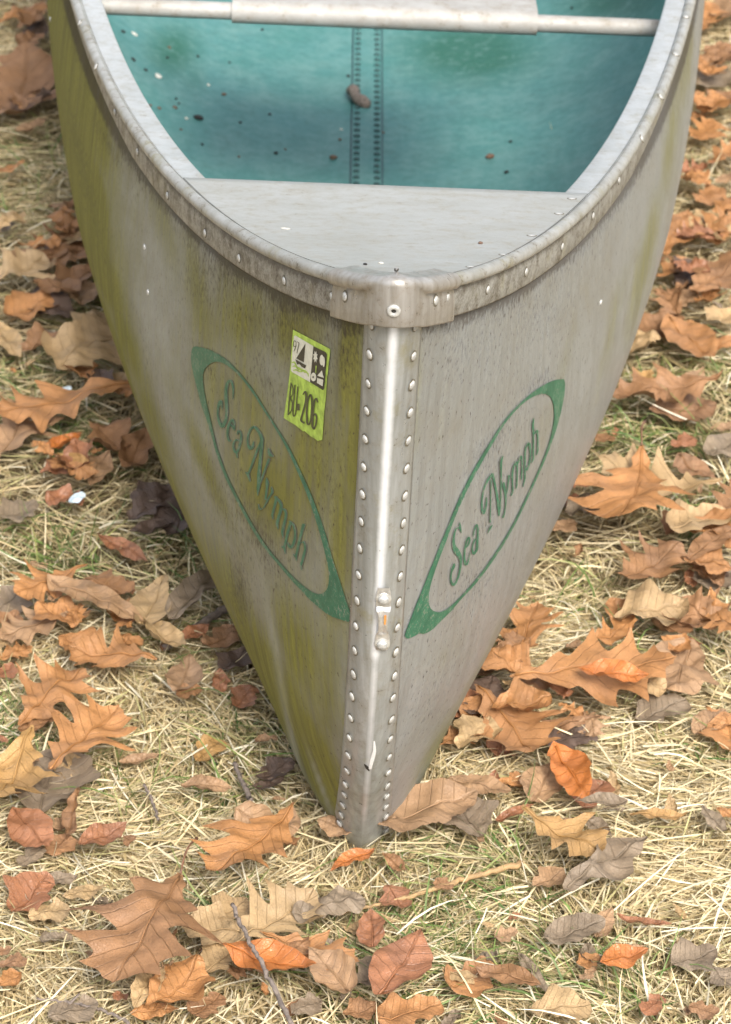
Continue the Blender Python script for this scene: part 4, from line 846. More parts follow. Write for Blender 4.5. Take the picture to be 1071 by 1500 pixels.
LV = [
 # beside the stained flank, far to near: (base px, tip px, kind, colour, dict)
 (-5, 30, 62, 8, 'o', 'o', dict(wave=.07)), (40, 62, 62, 34, 'e', 'd', {}), (-12, 190, 40, 105, 'o', 'b', dict(ratio=.9)), (40, 135, 78, 112, 'f', 'b', dict(roll=.9)),
 (45, 150, 80, 140, 'f', 'd', dict(roll=1.2)), (22, 192, 66, 178, 'e', 'p', {}), (-8, 258, 34, 243, 'e', 'o', {}), (0, 350, 24, 338, 'e', 'g', {}), (18, 388, 70, 370, 'e', 'p', {}),
 (60, 395, 112, 345, 'o', 'b', dict(ratio=.8)), (95, 320, 122, 372, 'o', 't', {}), (85, 425, 140, 400, 'f', 'b', dict(roll=.8)), (-12, 440, 62, 402, 'o', 't', dict(ratio=.95, wave=.09, lift=.012)),
 (10, 470, 80, 445, 'f', 'o', dict(wave=.08)), (60, 425, 98, 475, 'e', 'd', {}), (100, 445, 140, 425, 'f', 'p', dict(wave=.1)), (112, 500, 168, 470, 'f', 't', dict(wave=.09)),
 (-6, 485, 28, 525, 'e', 't', dict(roll=.8)), (35, 520, 85, 500, 'f', 'b', dict(roll=.9, wave=.1)),
 (92, 565, 172, 520, 'f', 't', dict(ratio=.9, wave=.1, roll=.6, lift=.015, label='big crumpled tan leaf pressed against the stained hull side')), (148, 585, 180, 562, 'f', 't', dict(wave=.12)),
 (-14, 690, 44, 615, 'o', 'p', dict(ratio=.9)),
 (195, 604, 6, 650, 'o', 'o', dict(ratio=.62, wave=.05, lift=.02, stalk=False, label='big flat orange oak leaf with upturned points, above the curled golden leaf')),
 (65, 672, 118, 652, 'e', 'x', dict(roll=1.1)), (138, 640, 185, 672, 'f', 'b', dict(roll=.9, wave=.09)), (190, 700, 218, 648, 'e', 'b', dict(roll=1.1, ratio=.5)),
 (135, 720, 160, 675, 'e', 'p', dict(roll=1.0)), (62, 705, 112, 690, 'f', 'r', dict(wave=.1)), (88, 695, 135, 720, 'e', 'y', dict(roll=1.2, lift=.012, label='small golden leaf curled like a shell beside the pale blue flake')), (70, 735, 120, 745, 'f', 'r', dict(wave=.1)),
 (-5, 765, 52, 745, 'f', 'g', {}), (195, 765, 250, 730, 'f', 'd', dict(wave=.1)), (192, 795, 255, 770, 'e', 'd', dict(roll=1.0, label='dark purplish curled leaf in shade by the stained hull')), (255, 790, 275, 735, 'f', 'd', {}),
 (147, 796, 212, 832, 'e', 'r', dict(ratio=.28, label='thin reddish leaf lying alone on bare straw')),
 (125, 868, 28, 905, 'o', 'o', dict(ratio=.75, wave=.05, lift=.02, label='orange oak leaf lying over a pinkish folded leaf')), (125, 860, 188, 880, 'f', 'b', {}), (-8, 905, 30, 870, 'f', 'g', {}), (-4, 920, 24, 900, 'f', 'b', {}),
 (130, 915, 5, 948, 'o', 'p', dict(ratio=.62, lift=.006)), (80, 890, 205, 938, 'e', 'p', dict(roll=.8, ratio=.36, lift=.02, label='long folded pinkish brown leaf with a raised rib, beside an orange oak leaf')),
 (205, 950, 243, 880, 'e', 't', dict(roll=1.0, ratio=.42, lift=.012)), (215, 938, 272, 980, 'e', 't', dict(roll=1.1, ratio=.45, lift=.01)), (90, 945, 150, 960, 'f', 'o', {}),
 (255, 940, 318, 872, 'e', 'g', dict(roll=.9, ratio=.36, lift=.014, label='curled grey leaf standing up by a grey stick near the hull')), (262, 955, 305, 935, 'e', 'r', {}), (300, 965, 345, 940, 'f', 'b', {}), (330, 1000, 360, 970, 'f', 'd', {}),
 (-10, 975, 45, 955, 'o', 'o', {}), (-6, 1000, 18, 980, 'f', 'r', {}),
 (225, 1000, 108, 980, 'o', 'o', dict(ratio=.8, lift=.01, label='orange oak leaf on straw with no other leaf touching it')), (258, 1030, 278, 982, 'e', 'p', dict(ratio=.6)), (260, 1032, 292, 1020, 'f', 'b', {}),
 (35, 1083, 118, 1010, 'o', 'o', dict(ratio=.85, roll=.6, wave=.08, lift=.012, label='orange brown oak leaf with one lobe curled into a ring')), (30, 1085, 92, 1068, 'e', 'b', dict(roll=1.3, lift=.006)),
 (80, 1168, 170, 1078, 'o', 'o', dict(ratio=.78, lift=.022, label='clean flat orange oak leaf overlapping two other oak leaves')), (60, 1195, 95, 1110, 'f', 'g', {}),
 (48, 1108, -6, 1218, 'o', 'y', dict(ratio=.7, wave=.08, lift=.016, label='yellowish spotted oak leaf with scalloped lobes')), (15, 1130, 55, 1115, 'f', 'p', {}),
 (24, 1206, 70, 1258, 'e', 'r', dict(ratio=.6, lift=.012, label='reddish brown oval leaf below a spotted oak leaf')), (28, 1265, 62, 1245, 'f', 'g', {}),
 (120, 1264, 184, 1232, 'e', 'r', dict(ratio=.5, lift=.014, label='single smooth orange oval leaf on pale straw')), (115, 1170, 98, 1240, 'e', 'b', dict(roll=1.5, ratio=.22, lift=.008, label='narrow brown leaf rolled into a tube')), (80, 1255, 98, 1225, 'f', 'b', {}),
 (175, 1125, 232, 1115, 'e', 'p', dict(roll=1.2, ratio=.35)), (290, 1122, 325, 1095, 'f', 'y', dict(roll=.7, label='small folded yellow leaf on dry grass')), (270, 1172, 338, 1180, 'e', 'p', dict(roll=1.7, ratio=.5, lift=.012, label='pinkish brown leaf rolled up like a cocoon')),
 (108, 1235, 145, 1228, 'e', 'p', {}), (20, 1335, 68, 1288, 'f', 'r', dict(roll=.6)), (58, 1295, 112, 1285, 'e', 'g', dict(ratio=.4)), (45, 1345, 100, 1335, 'f', 't', {}), (95, 1318, 155, 1300, 'e', 't', {}),
 (0, 1420, 38, 1415, 'f', 'b', {}), (-6, 1402, 16, 1395, 'f', 'b', {}),
 (262, 1330, 172, 1478, 'o', 'b', dict(ratio=.95, wave=.06, bend=-.3, lift=.026, stalk=True, label='largest brown oak leaf with a long dark stalk and drooping lobes')),
 (200, 1500, 238, 1442, 'e', 't', dict(roll=1.2, lift=.012)), (225, 1500, 290, 1440, 'f', 'o', dict(wave=.09, lift=.01)), (75, 1500, 140, 1482, 'f', 'g', {}), (285, 1500, 320, 1468, 'f', 'b', {}), (195, 1496, 260, 1492, 'e', 'o', {}),
 (355, 1400, 272, 1385, 'f', 't', dict(ratio=.8, lift=.012)), (300, 1445, 350, 1405, 'f', 't', dict(lift=.008)), (312, 1372, 360, 1345, 'f', 't', dict(ratio=.9, lift=.01)),
 (350, 1215, 432, 1240, 'f', 'p', dict(ratio=.7, wave=.08, lift=.008)),
 (425, 1240, 318, 1330, 'o', 'o', dict(ratio=.85, wave=.06, lift=.03, label='brown orange oak leaf touching the top end of the thin dark twig')),
 (345, 1425, 455, 1350, 'o', 't', dict(ratio=.85, lift=.014, label='pale tan oak leaf crossed by the thin dark twig')), (390, 1415, 520, 1455, 'o', 'o', dict(ratio=.45, lift=.016)),
 (332, 1452, 458, 1480, 'e', 'x', dict(ratio=.5, roll=.5, lift=.03, label='brightest orange glossy leaf under the thin dark twig')), (435, 1372, 528, 1352, 'f', 'g', dict(ratio=.5, wave=.1, lift=.012, label='crinkled purplish grey leaf between the canoe stem and a tan oak leaf')), (435, 1425, 485, 1395, 'f', 'g', {}),
 (512, 1500, 455, 1440, 'e', 'p', dict(roll=.9, ratio=.6, lift=.02)), (545, 1425, 543, 1370, 'e', 'r', dict(roll=.9, ratio=.5, lift=.012, label='upright rust coloured curled leaf in front of the stem')), (525, 1460, 575, 1425, 'f', 'g', {}), (555, 1505, 612, 1418, 'e', 'r', dict(ratio=.55, roll=.4, lift=.022, label='large reddish oval leaf, smooth edged, beside a curled rust leaf')),
 (505, 1500, 550, 1485, 'f', 'b', {}), (555, 1510, 640, 1485, 'f', 'o', {}), (650, 1440, 705, 1455, 'e', 't', {}), (430, 1495, 470, 1480, 'f', 'g', {}),
 (548, 1245, 690, 1205, 'b', 'p', dict(ratio=.62, roll=.3, lift=.012, label='large ribbed saw edged leaf lying against the foot of the stem')), (520, 1245, 468, 1228, 'b', 'p', dict(ratio=.6, lift=.006)),
 (545, 1276, 488, 1303, 'e', 'x', dict(ratio=.4, roll=.6, lift=.008, label='small orange leaf just in front of the stem foot')), (562, 1272, 592, 1296, 'e', 'b', dict(roll=.7)), (568, 1320, 592, 1352, 'f', 'r', {}), (640, 1310, 660, 1325, 'f', 'b', {}),
 (380, 1150, 425, 1125, 'f', 'd', dict(label='dark leaf in the shade under the stained bow')), (370, 1165, 415, 1150, 'e', 'd', {}), (345, 1050, 372, 1025, 'f', 'r', {}), (375, 985, 392, 965, 'f', 'b', {}),
 # beside the clean flank
 (700, 1040, 775, 1130, 'o', 'o', dict(ratio=.95, wave=.05, lift=.008, label='broad orange leaf with a hole through it')),
 (760, 1035, 975, 1018, 'o', 'o', dict(ratio=.72, wave=.05, lift=.026, label='very large orange oak leaf with a tall pointed lobe')), (850, 1045, 942, 1052, 'e', 'x', dict(ratio=.5, roll=.7, lift=.04, label='glossy orange leaf resting on the very large oak leaf')),
 (755, 1000, 785, 915, 'o', 'o', dict(ratio=.6, lift=.014)), (685, 1005, 745, 965, 'e', 'p', dict(roll=.5)), (675, 1120, 715, 1085, 'f', 't', dict(wave=.1, lift=.01)), (660, 1060, 708, 1030, 'f', 'r', {}), (645, 1110, 700, 1080, 'o', 'o', {}), (690, 1060, 720, 1010, 'f', 'd', {}),
 (745, 1090, 880, 1072, 'e', 'b', dict(ratio=.2)), (800, 1100, 870, 1090, 'f', 'd', {}), (935, 1060, 1000, 1035, 'f', 'g', {}),
 (660, 1178, 742, 1190, 'b', 'p', dict(ratio=.55, lift=.01, label='ribbed pinkish leaf beside the ribbed leaf at the stem foot')), (705, 1245, 670, 1195, 'f', 'g', {}), (780, 1190, 812, 1142, 'e', 'p', dict(ratio=.7, roll=.4)), (812, 1136, 856, 1212, 'e', 'x', dict(ratio=.45, roll=.7, lift=.016, label='bright orange glossy leaf folded along its rib')), (855, 1198, 882, 1165, 'f', 'r', dict(roll=.8)),
 (728, 1222, 778, 1202, 'e', 'r', dict(ratio=.3, roll=.8)), (925, 1215, 1002, 1212, 'e', 'y', dict(ratio=.36, roll=.6)), (1030, 1200, 1062, 1232, 'e', 'g', {}), (1050, 1200, 1085, 1215, 'e', 'o', {}),
 (768, 1242, 878, 1296, 'o', 'y', dict(ratio=.85, lift=.016, label='golden tan oak leaf at the thick end of the pale twig')), (912, 1238, 846, 1240, 'e', 'g', dict(roll=1.0, ratio=.5, lift=.03, label='smooth grey purple leaf curled over, beside golden oak leaf')), (850, 1240, 892, 1268, 'e', 'g', dict(roll=.9, ratio=.4, lift=.014)),
 (832, 1345, 940, 1275, 'f', 'g', dict(ratio=.30, wave=.10, roll=.7, lift=.012, label='torn grey brown leaf below a curled grey leaf')), (782, 1320, 822, 1300, 'f', 'p', {}),
 (905, 1362, 978, 1378, 'e', 'r', dict(ratio=.25, roll=.9)), (800, 1410, 880, 1385, 'b', 'g', dict(ratio=.6, lift=.008, label='dull grey ribbed leaf among green blades')), (875, 1395, 895, 1355, 'e', 'p', {}), (880, 1450, 944, 1428, 'e', 'x', dict(ratio=.55, roll=.6, lift=.012, label='shiny orange leaf with lifted edges in greener grass')), (845, 1432, 875, 1420, 'f', 'o', {}),
 (785, 1475, 700, 1455, 'e', 'b', dict(ratio=.5, roll=.8, lift=.012)), (660, 1470, 720, 1432, 'f', 'o', {}), (762, 1418, 800, 1470, 'e', 'g', dict(ratio=.24, roll=1.)), (885, 1415, 940, 1410, 'e', 'p', {}), (1045, 1435, 1075, 1460, 'f', 'g', {}), (940, 1498, 970, 1480, 'f', 'r', {}), (1010, 1490, 1050, 1498, 'f', 'b', {}), (985, 1430, 1045, 1410, 'f', 'g', {}), (725, 1395, 755, 1385, 'f', 'p', {}), (780, 1498, 860, 1490, 'f', 't', {}),
 (1014, 960, 992, 1030, 'f', 'p', dict(ratio=.6, wave=.09, lift=.008, label='dull pinkish brown crumpled leaf next to very large orange oak leaf')), (1020, 1080, 1060, 1050, 'b', 'p', {}), (1035, 1045, 1085, 1075, 'o', 'o', dict(ratio=.8, roll=.8)), (1075, 1110, 1060, 1060, 'f', 'o', {}),
 (905, 935, 1000, 918, 'f', 't', dict(ratio=.8, wave=.11, lift=.02, label='round wrinkled tan leaf like a crumpled ball')), (1075, 960, 1000, 905, 'o', 'b', dict(ratio=.9, roll=.7, wave=.09, lift=.016)), (1040, 900, 1075, 960, 'o', 'o', dict(lift=.02)),
 (905, 880, 992, 832, 'o', 'b', dict(ratio=.85, roll=.5, wave=.06, lift=.016, label='brown orange oak leaf with its points curled up')), 
 (1048, 748, 880, 715, 'o', 't', dict(ratio=.6, wave=.05, lift=.014, label='light tan oak leaf under an orange one')), (935, 720, 905, 818, 'o', 'o', dict(ratio=.95, wave=.05, lift=.032, stalk=True, label='orange oak leaf with stalk lying on a light tan oak leaf')),
 (985, 805, 1060, 775, 'f', 't', dict(roll=.8, lift=.014)), (1010, 840, 1085, 800, 'e', 'b', dict(ratio=.4, roll=.7, lift=.016)), (980, 790, 1015, 765, 'f', 'b', {}), (1050, 770, 1085, 720, 'o', 'b', {}), (960, 815, 1000, 825, 'f', 'o', {}), (1020, 860, 1075, 840, 'f', 'g', {}), (1030, 835, 1065, 850, 'f', 'd', {}),
 (832, 712, 862, 712, 'f', 'r', {}), (825, 745, 860, 738, 'f', 'r', {}), (830, 770, 885, 755, 'f', 'g', dict(wave=.12, lift=.008)), (810, 785, 840, 770, 'f', 'p', {}), (870, 640, 900, 645, 'f', 'b', {}),
 (995, 680, 1046, 716, 'e', 'b', dict(ratio=.55, roll=.5, label='brown oblong leaf with cut off ends on green tinged grass')), (1040, 640, 1080, 630, 'e', 'p', {}), (1040, 680, 1078, 650, 'e', 'g', dict(ratio=.7)), (985, 660, 1015, 650, 'f', 'r', {}),
 (1052, 592, 905, 608, 'o', 'b', dict(ratio=.6, roll=.8, bend=.5, wave=.08, lift=.02, label='curled orange brown oak leaf arched into an open ring')), (955, 610, 1045, 605, 'f', 'b', {}), (1008, 575, 1030, 550, 'e', 'p', {}),
 (908, 530, 958, 512, 'f', 't', dict(wave=.12, lift=.01)), (980, 488, 1042, 540, 'e', 'o', dict(ratio=.6, lift=.01)), (1035, 518, 1085, 505, 'e', 'o', {}), (930, 560, 955, 550, 'f', 'y', {}),
 (1012, 60, 1050, 20, 'o', 'o', {}), (1045, 30, 1085, 10, 'f', 'p', {}), (1022, 105, 1075, 82, 'f', 'b', dict(roll=.8)), (1018, 130, 1060, 108, 'f', 'g', {}), (1040, 155, 1080, 140, 'f', 'b', {}), (1012, 205, 1045, 178, 'o', 'o', dict(ratio=.9)), (1040, 235, 1085, 212, 'o', 'o', {}), (1050, 262, 1085, 250, 'e', 'p', {}),
 (1022, 295, 1060, 278, 'f', 'o', {}), (1040, 315, 1085, 292, 'o', 'o', {}), (1012, 335, 1050, 318, 'f', 't', {}), (1020, 370, 1085, 340, 'o', 'o', dict(ratio=.85, lift=.012)), (975, 390, 1005, 335, 'o', 'o', dict(ratio=.7, lift=.01)), (1010, 455, 1078, 405, 'o', 'b', dict(ratio=.8, lift=.014)), (962, 420, 1005, 390, 'o', 'o', {}), (1000, 425, 1030, 395, 'f', 'd', {}),
 (938, 500, 990, 470, 'f', 'b', {}), (985, 455, 1020, 440, 'f', 'p', {}), (1040, 480, 1080, 460, 'f', 't', {}), (990, 500, 1012, 480, 'f', 'o', {}),
]
CN = dict(o='orange', t='tan', b='brown', r='russet', g='grey brown', d='dark', y='golden', x='bright orange', p='pinkish brown')
KN = dict(o='oak leaf', e='oval leaf', b='ribbed leaf', f='crumpled leaf')
rp = random.Random(21)
for cx, cy, sx_, sy_, n_ in ((820, 1030, 90, 55, 9), (960, 960, 70, 60, 5), (1030, 870, 35, 70, 4), (1030, 330, 38, 90, 8), (1000, 440, 40, 45, 5), (1040, 130, 24, 90, 5), (100, 410, 45, 60, 7), (150, 560, 40, 45, 4), (90, 690, 60, 40, 4), (110, 915, 90, 40, 6), (330, 1440, 90, 40, 5), (40, 130, 30, 60, 4), (730, 1020, 25, 60, 4)):
    k = 0; tries = 0
    while k < n_ and tries < 60:
        tries += 1
        x, y = cx + rp.gauss(0, .6) * sx_, cy + rp.gauss(0, .6) * sy_
        if hit(BV_HULL, x, y) is not None: continue
        kd = rp.choice('oooff'); ln = rp.uniform(45, 85) * (.75 + .35 * y / 1500); an = rp.uniform(0, 6.283)
        LV.insert(rp.randrange(0, 40), (x - ln * .5 * math.cos(an), y - ln * .3 * math.sin(an), x + ln * .5 * math.cos(an), y + ln * .3 * math.sin(an), kd, rp.choice('oooobbbtprd'), dict(lift=rp.uniform(0, .018), roll=rp.uniform(.3, 1.1), wave=rp.uniform(.06, .11), bend=rp.uniform(-.2, .6)))); k += 1
mids_ = [((it[0] + it[2]) / 2, (it[1] + it[3]) / 2) for it in LV]
for n_, it in enumerate(LV):
    kw = dict(it[6])
    if 'label' not in kw:
        m_ = mids_[n_]; size = math.hypot(it[2] - it[0], (it[3] - it[1]) * 1.7)
        sz = 'tiny ' if size < 45 else ('small ' if size < 62 else ('' if size < 95 else 'big '))
        o_ = sorted((math.hypot(m_[0] - q[0], 1.7 * (m_[1] - q[1])), k) for k, q in enumerate(mids_) if k != n_)[:2]
        nb = ['%s %s' % (CN[LV[k][5]], KN[LV[k][4]]) for _, k in o_]
        flank = 'in front of the bow' if m_[1] > 1240 else ('on the stained side' if m_[0] < 535 else 'on the clean side')
        roll_ = 'rolled ' if kw.get('roll', 0) > .75 else ''
        kw['label'] = '%s%s%s %s by %s and %s %s' % (sz, roll_, CN[it[5]], KN[it[4]], nb[0], nb[1], flank)
        while len(kw['label'].split()) > 16: kw['label'] = '%s%s%s %s by %s %s' % (sz, roll_, CN[it[5]], KN[it[4]], nb[0], flank)
        kw['group'] = '%s %s litter' % (CN[it[5]], KN[it[4]])
    kw.setdefault('wave', .06); kw.setdefault('roll', .35)
    leaf(it[0], it[1], it[2], it[3], it[4], it[5], **kw)
# small scraps sharing a few meshes
rs = random.Random(77)
SCR = []
for k, (c, kind) in enumerate((('b', 'f'), ('o', 'f'), ('g', 'f'), ('t', 'e'), ('r', 'e'), ('p', 'f'))):
    for s in range(2):
        V, F, UV, _ = leaf_grid(kind, .03, rs.uniform(.4, .8), 900 + k * 5 + s, .4, rs.uniform(.4, 1.2), .09)
        me = mesh_obj('leaf_scrap', V, F, LM[c], None, uv=UV); SCR.append((me.data, c)); bpy.data.objects.remove(me)
cnt = 0
while cnt < 100:
    q = (rs.uniform(-20, 1090), rs.uniform(-10, 1510) if cnt % 3 else rs.uniform(900, 1510)); p = on_plane(*q, .015)
    h = to_hull(p)
    if h[1] > .10 and abs(h[0]) < HULL_HALF(h[1]) + .01: cnt += .2; continue
    if hit(BV_HULL, *q) is not None: cnt += .1; continue
    cnt += 1; me, c = SCR[rs.randrange(len(SCR))]; s = rs.uniform(.35, 1.15)
    o = shared('leaf_scrap', me, None, Matrix.Translation(Vector((p[0], p[1], float(gh(p[0], p[1])) + .012 + rs.uniform(0, .006)))) @ Matrix.Rotation(rs.uniform(0, 6.28), 4, 'Z') @ Matrix.Rotation(rs.uniform(-.5, .5), 4, 'X') @ Matrix.Scale(s, 4))
    k_ = min(range(len(LV)), key=lambda k: math.hypot(mids_[k][0] - q[0], 1.7 * (mids_[k][1] - q[1])))
    fl_ = 'in front of the bow' if q[1] > 1240 else ('on the stained side' if q[0] < 535 else 'on the clean side')
    tag(o, '%s %s leaf scrap near %s %s %s' % ('tiny' if s < .7 else 'small', CN[c], CN[LV[k_][5]], KN[LV[k_][4]], fl_), 'leaf scrap', '%s leaf scraps in the grass' % CN[c])

# ------------------------------------------------------------------ twigs and pale flakes
def twig(pts, r0, r1, mat, label, z=.03, seed=1, side=0):
    r = random.Random(seed); P = [on_plane(x, y, z) for x, y in pts]; P = np.array(P); d = np.linspace(0, 1, len(P)); tt = np.linspace(0, 1, 8 * len(P))
    Q = np.stack([np.interp(tt, d, P[:, k]) for k in range(3)], 1)
    for _ in range(3): Q[1:-1] = (Q[:-2] + 2 * Q[1:-1] + Q[2:]) / 4
    Q += np.array([[r.gauss(0, .0006) for _ in range(3)] for _ in tt])
    root = empty('twig', tuple(P[0])); Q = Q - P[0]
    V, F = tube(Q, [(r0 + (r1 - r0) * t) * r.uniform(.85, 1.2) for t in tt], 7); mesh_obj('stem', V, F, mat, root)
    for k in range(side):
        i = r.randrange(4, len(Q) - 4); dr = np.array([r.uniform(-1, 1), r.uniform(-1, 1), .4]) * .008
        V, F = tube([Q[i], Q[i] + dr * .6, Q[i] + dr], [r1 * .9, r1 * .8, r1 * .5], 5); mesh_obj('side_shoot', V, F, mat, root)
    tag(root, label, 'twig')
twig([(340, 1325), (352, 1352), (375, 1395), (398, 1440), (428, 1502)], .0016, .0019, M['twig'], 'long thin dark twig lying across the tan and bright orange leaves', .066, 3, 2)
twig([(498, 1338), (560, 1325), (620, 1308), (690, 1285), (765, 1264)], .0010, .0027, M['twig_pale'], 'pale yellow twig thickening to brown, in front of the stem foot', .028, 5, 1)
twig([(344, 1118), (352, 1140), (368, 1172)], .0018, .0022, M['twig'], 'short dark twig in straw near the shaded bow', .02, 7)
twig([(240, 950), (285, 920), (332, 890)], .0030, .0042, M['twig'], 'thick grey stick poking out from under the stained hull', .022, 9)
twig([(55, 1463), (110, 1470), (150, 1480), (190, 1500)], .0009, .0014, M['twig'], 'wiry curved twig beside the largest brown oak leaf', .022, 11, 1)
twig([(212, 1150), (222, 1172), (232, 1200)], .0012, .0013, M['twig'], 'short grey twig sliver on open straw', .02, 13)
def flake(pts, label):
    for k, (x, y, rp) in enumerate(pts):
        p = on_plane(x, y, .03); rr = random.Random(k + int(x)); n = 9; R = rp / FPX * 2.3
        V = [(0, 0, R * .35)] + [(R * rr.uniform(.7, 1.2) * math.cos(6.283 * j / n), 1.5 * R * rr.uniform(.7, 1.2) * math.sin(6.283 * j / n), R * rr.uniform(-.1, .35)) for j in range(n)] + [(0, 0, -R * .25)]
        F = [(0, 1 + j, 1 + (j + 1) % n) for j in range(n)] + [(n + 1, 1 + (j + 1) % n, 1 + j) for j in range(n)]
        o = mesh_obj('lichen_flake', V, F, M['flake'], None, smooth=False); o.location = (p[0], p[1], .03); o.rotation_euler = (0, 0, rr.uniform(0, 6))
        tag(o, label, 'flake', 'pale flakes in the leaf litter' if len(pts) > 1 else None)
flake([(114, 730, 13)], 'pale blue white flake below small golden curled leaf')
flake([(98, 570, 9), (84, 590, 11)], 'pale blue grey flake above big flat orange oak leaf')

# ------------------------------------------------------------------ grass
def blades(name, n, region_fn, lmin, lmax, wmin, wmax, elev, cols, seed, z0, nseg=3, curl=.5, label='', cat='grass', flow=.6):
    R = np.random.default_rng(seed)
    x, y = region_fn(R, n); n = len(x)
    hp = to_hull(np.stack([x, y, np.full(n, .01)], -1))
    half = np.where(hp[:, 1] > .13, hx(np.maximum(0, hp[:, 1] - .13), np.full(n, .10)), 0)
    keep = ~((hp[:, 1] > .12) & (np.abs(hp[:, 0]) < half - .012) & (hp[:, 1] < 2 * HALF - .12)); x, y = x[keep], y[keep]; n = len(x)
    L = R.uniform(lmin, lmax, n) * R.uniform(.6, 1.1, n); W = R.uniform(wmin, wmax, n)
    base = 2.2 * np.sin(5.1 * x + 2 * np.sin(4 * y)) + 2.0 * np.cos(4.3 * y + 1.7 * np.sin(6 * x)) + 1.5 * np.sin(17 * x + 13 * y)
    az = np.where(R.random(n) < flow, base + R.normal(0, .55, n), R.uniform(0, 6.283, n))
    el = np.abs(R.normal(elev[0], elev[1], n)); dz = R.uniform(z0[0], z0[1], n)
    k = R.normal(0, curl, n)       # sideways curvature
    dr = R.normal(-.25, .35, n) - el * .8     # droop along the length
    pos = np.stack([x, y, gh(x, y) + dz], -1); V = np.zeros((n, nseg + 1, 2, 3))
    seg = L / nseg
    twist = R.uniform(-1.2, 1.2, n)
    for s in range(nseg + 1):
        f = s / nseg
        a = az + k * (f - .5); e = el + dr * f
        t = np.stack([np.cos(a) * np.cos(e), np.sin(a) * np.cos(e), np.sin(e)], -1)
        if s: pos = pos + t * seg[:, None]; pos[:, 2] = np.maximum(pos[:, 2], gh(pos[:, 0], pos[:, 1]) - .018)
        sd = np.stack([-np.sin(a) * np.cos(twist), np.cos(a) * np.cos(twist), np.sin(twist)], -1)
        wd = W * (1 - .85 * f ** 2.2) * (.75 + .25 * min(1, f * 4))
        V[:, s, 0] = pos - sd * wd[:, None] * .5; V[:, s, 1] = pos + sd * wd[:, None] * .5
    m = (nseg + 1) * 2
    fi = np.array([[2 * s, 2 * s + 1, 2 * s + 3, 2 * s + 2] for s in range(nseg)])
    F = (np.arange(n)[:, None, None] * m + fi[None]).reshape(-1, 4)
    me = bpy.data.meshes.new(name); nv, nf = n * m, len(F)
    me.vertices.add(nv); me.vertices.foreach_set('co', V.reshape(-1).astype(np.float32))
    me.loops.add(nf * 4); me.loops.foreach_set('vertex_index', F.reshape(-1).astype(np.int32))
    me.polygons.add(nf); me.polygons.foreach_set('loop_start', np.arange(0, nf * 4, 4, dtype=np.int32)); me.polygons.foreach_set('use_smooth', np.ones(nf, bool))
    me.update(calc_edges=True)
    C = np.array(cols); idx = R.integers(0, len(C), n); c = C[idx] * R.uniform(.75, 1.2, (n, 1))
    lowness = np.clip((z0[1] - dz) / max(1e-6, z0[1] - z0[0]), 0, 1)
    old_shaded = (lowness > .6)[:, None] * .45        # low thatch is weathered, and darkened further to paint shade into the gaps
    c = c * (1 - old_shaded) + old_shaded * np.array([.30, .235, .12])
    c4 = np.concatenate([c, np.ones((n, 1))], 1)
    at = me.attributes.new('tint', 'FLOAT_COLOR', 'POINT'); at.data.foreach_set('color', np.repeat(c4, m, axis=0).reshape(-1).astype(np.float32))
    me.materials.append(M['grass']); o = bpy.data.objects.new(name, me); COL.objects.link(o)
    tag(o, label, cat, kind='stuff'); return o
def core(R, n):
    # dense where the ground shows: a strip on both sides of the canoe and the patch in front of it
    k = n * 45 // 100
    x1 = R.uniform(-.42, .42, k); y1 = R.uniform(-.22, .50, k)
    x2 = R.uniform(-.62, .62, n - k); y2 = R.uniform(.35, 2.35, n - k)
    m = np.abs(x2) > .02 + .20 * np.clip((y2 - .3) / .8, 0, 1)
    return np.r_[x1, x2[m]], np.r_[y1, y2[m]]
def outer(R, n):
    x = R.uniform(-1.6, 1.6, n); y = R.uniform(-1.0, 4., n); m = (np.abs(x) > .6) | (y < -.2) | (y > 2.3); return x[m], y[m]
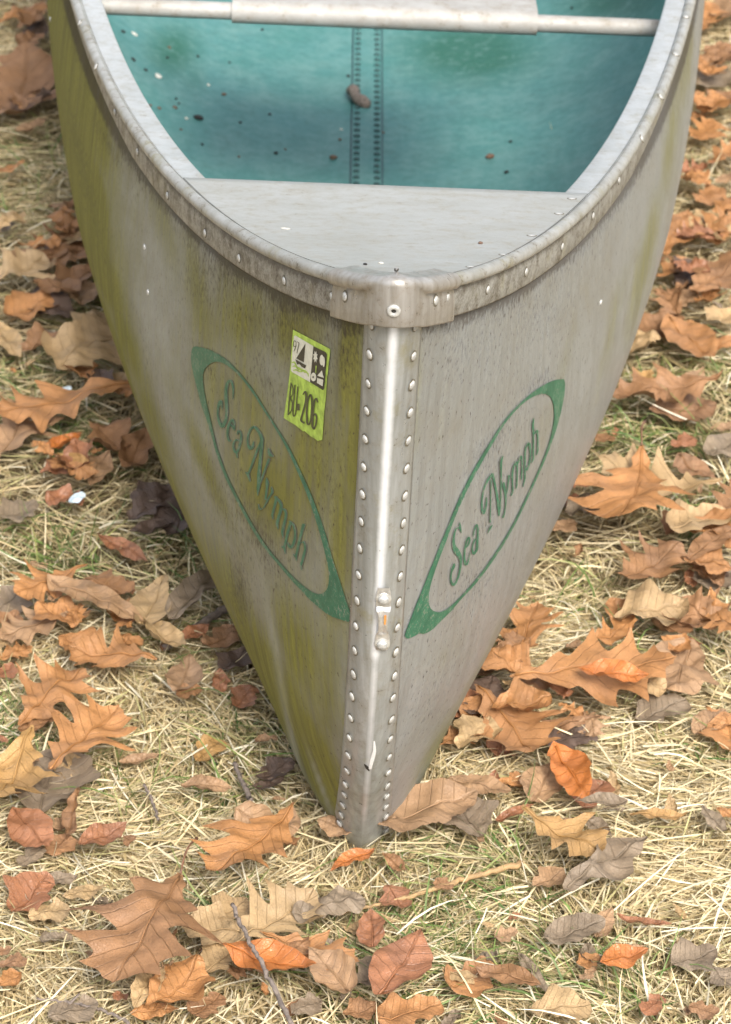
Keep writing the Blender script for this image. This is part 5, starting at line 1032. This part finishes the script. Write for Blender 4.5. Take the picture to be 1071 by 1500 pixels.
STRAW = [(.74, .62, .37), (.68, .55, .31), (.62, .50, .27), (.78, .68, .45), (.56, .44, .24), (.46, .35, .19), (.72, .60, .38), (.40, .31, .15), (.50, .46, .22)]
blades('dry_grass', 200000, core, .025, .075, .0008, .0020, (.03, .10), STRAW, 11, (-.018, .008), 3, .16, 'matted straw coloured dry grass covering the ground')
blades('loose_dry_grass', 8000, core, .030, .085, .0010, .0021, (.14, .18), [(.80, .71, .48), (.74, .63, .38), (.84, .78, .60)], 12, (.0, .014), 4, .35, 'paler loose dry grass blades standing over the matted grass', flow=.4)
blades('far_dry_grass', 100000, outer, .04, .10, .0018, .0038, (.08, .18), STRAW, 13, (-.018, .012), 2, .7, 'dry grass farther out around the canoe')
GP = [(690, 1370, 90), (790, 1420, 90), (830, 1440, 70), (640, 1330, 60), (10, 1080, 50), (20, 1060, 40), (70, 1120, 40), (330, 1170, 40), (600, 1260, 70), (740, 1290, 60), (1040, 1120, 50), (960, 960, 40), (950, 650, 60), (1030, 760, 50), (1000, 640, 60), (930, 560, 60), (120, 640, 60), (140, 670, 40), (60, 800, 70), (110, 830, 60), (230, 950, 50), (380, 1110, 70), (345, 1060, 50), (30, 300, 60), (60, 230, 60), (140, 450, 50), (20, 560, 70), (95, 520, 50), (560, 1420, 60), (650, 1440, 50), (930, 1470, 70), (1030, 950, 50), (850, 880, 50), (1060, 540, 50), (200, 1150, 80), (480, 1420, 40), (560, 1480, 40), (330, 1330, 30), (920, 640, 40), (250, 780, 60), (300, 880, 50), (740, 1480, 50), (660, 1390, 40)]
def patches(R, n):
    i = R.integers(0, len(GP), n); g = np.array(GP, float)[i]; qx = g[:, 0] + R.normal(0, .5, n) * g[:, 2]; qy = g[:, 1] + R.normal(0, .38, n) * g[:, 2]
    P = np.array([on_plane(a, b, 0) for a, b in zip(qx, qy)]); return P[:, 0], P[:, 1]
blades('green_grass', 5200, patches, .03, .085, .0011, .0021, (.55, .35), [(.11, .19, .045), (.15, .24, .06), (.075, .15, .035), (.22, .27, .08), (.30, .31, .10)], 14, (-.014, .0), 4, 1.0, 'scattered green grass blades growing through the dry grass', flow=.3)
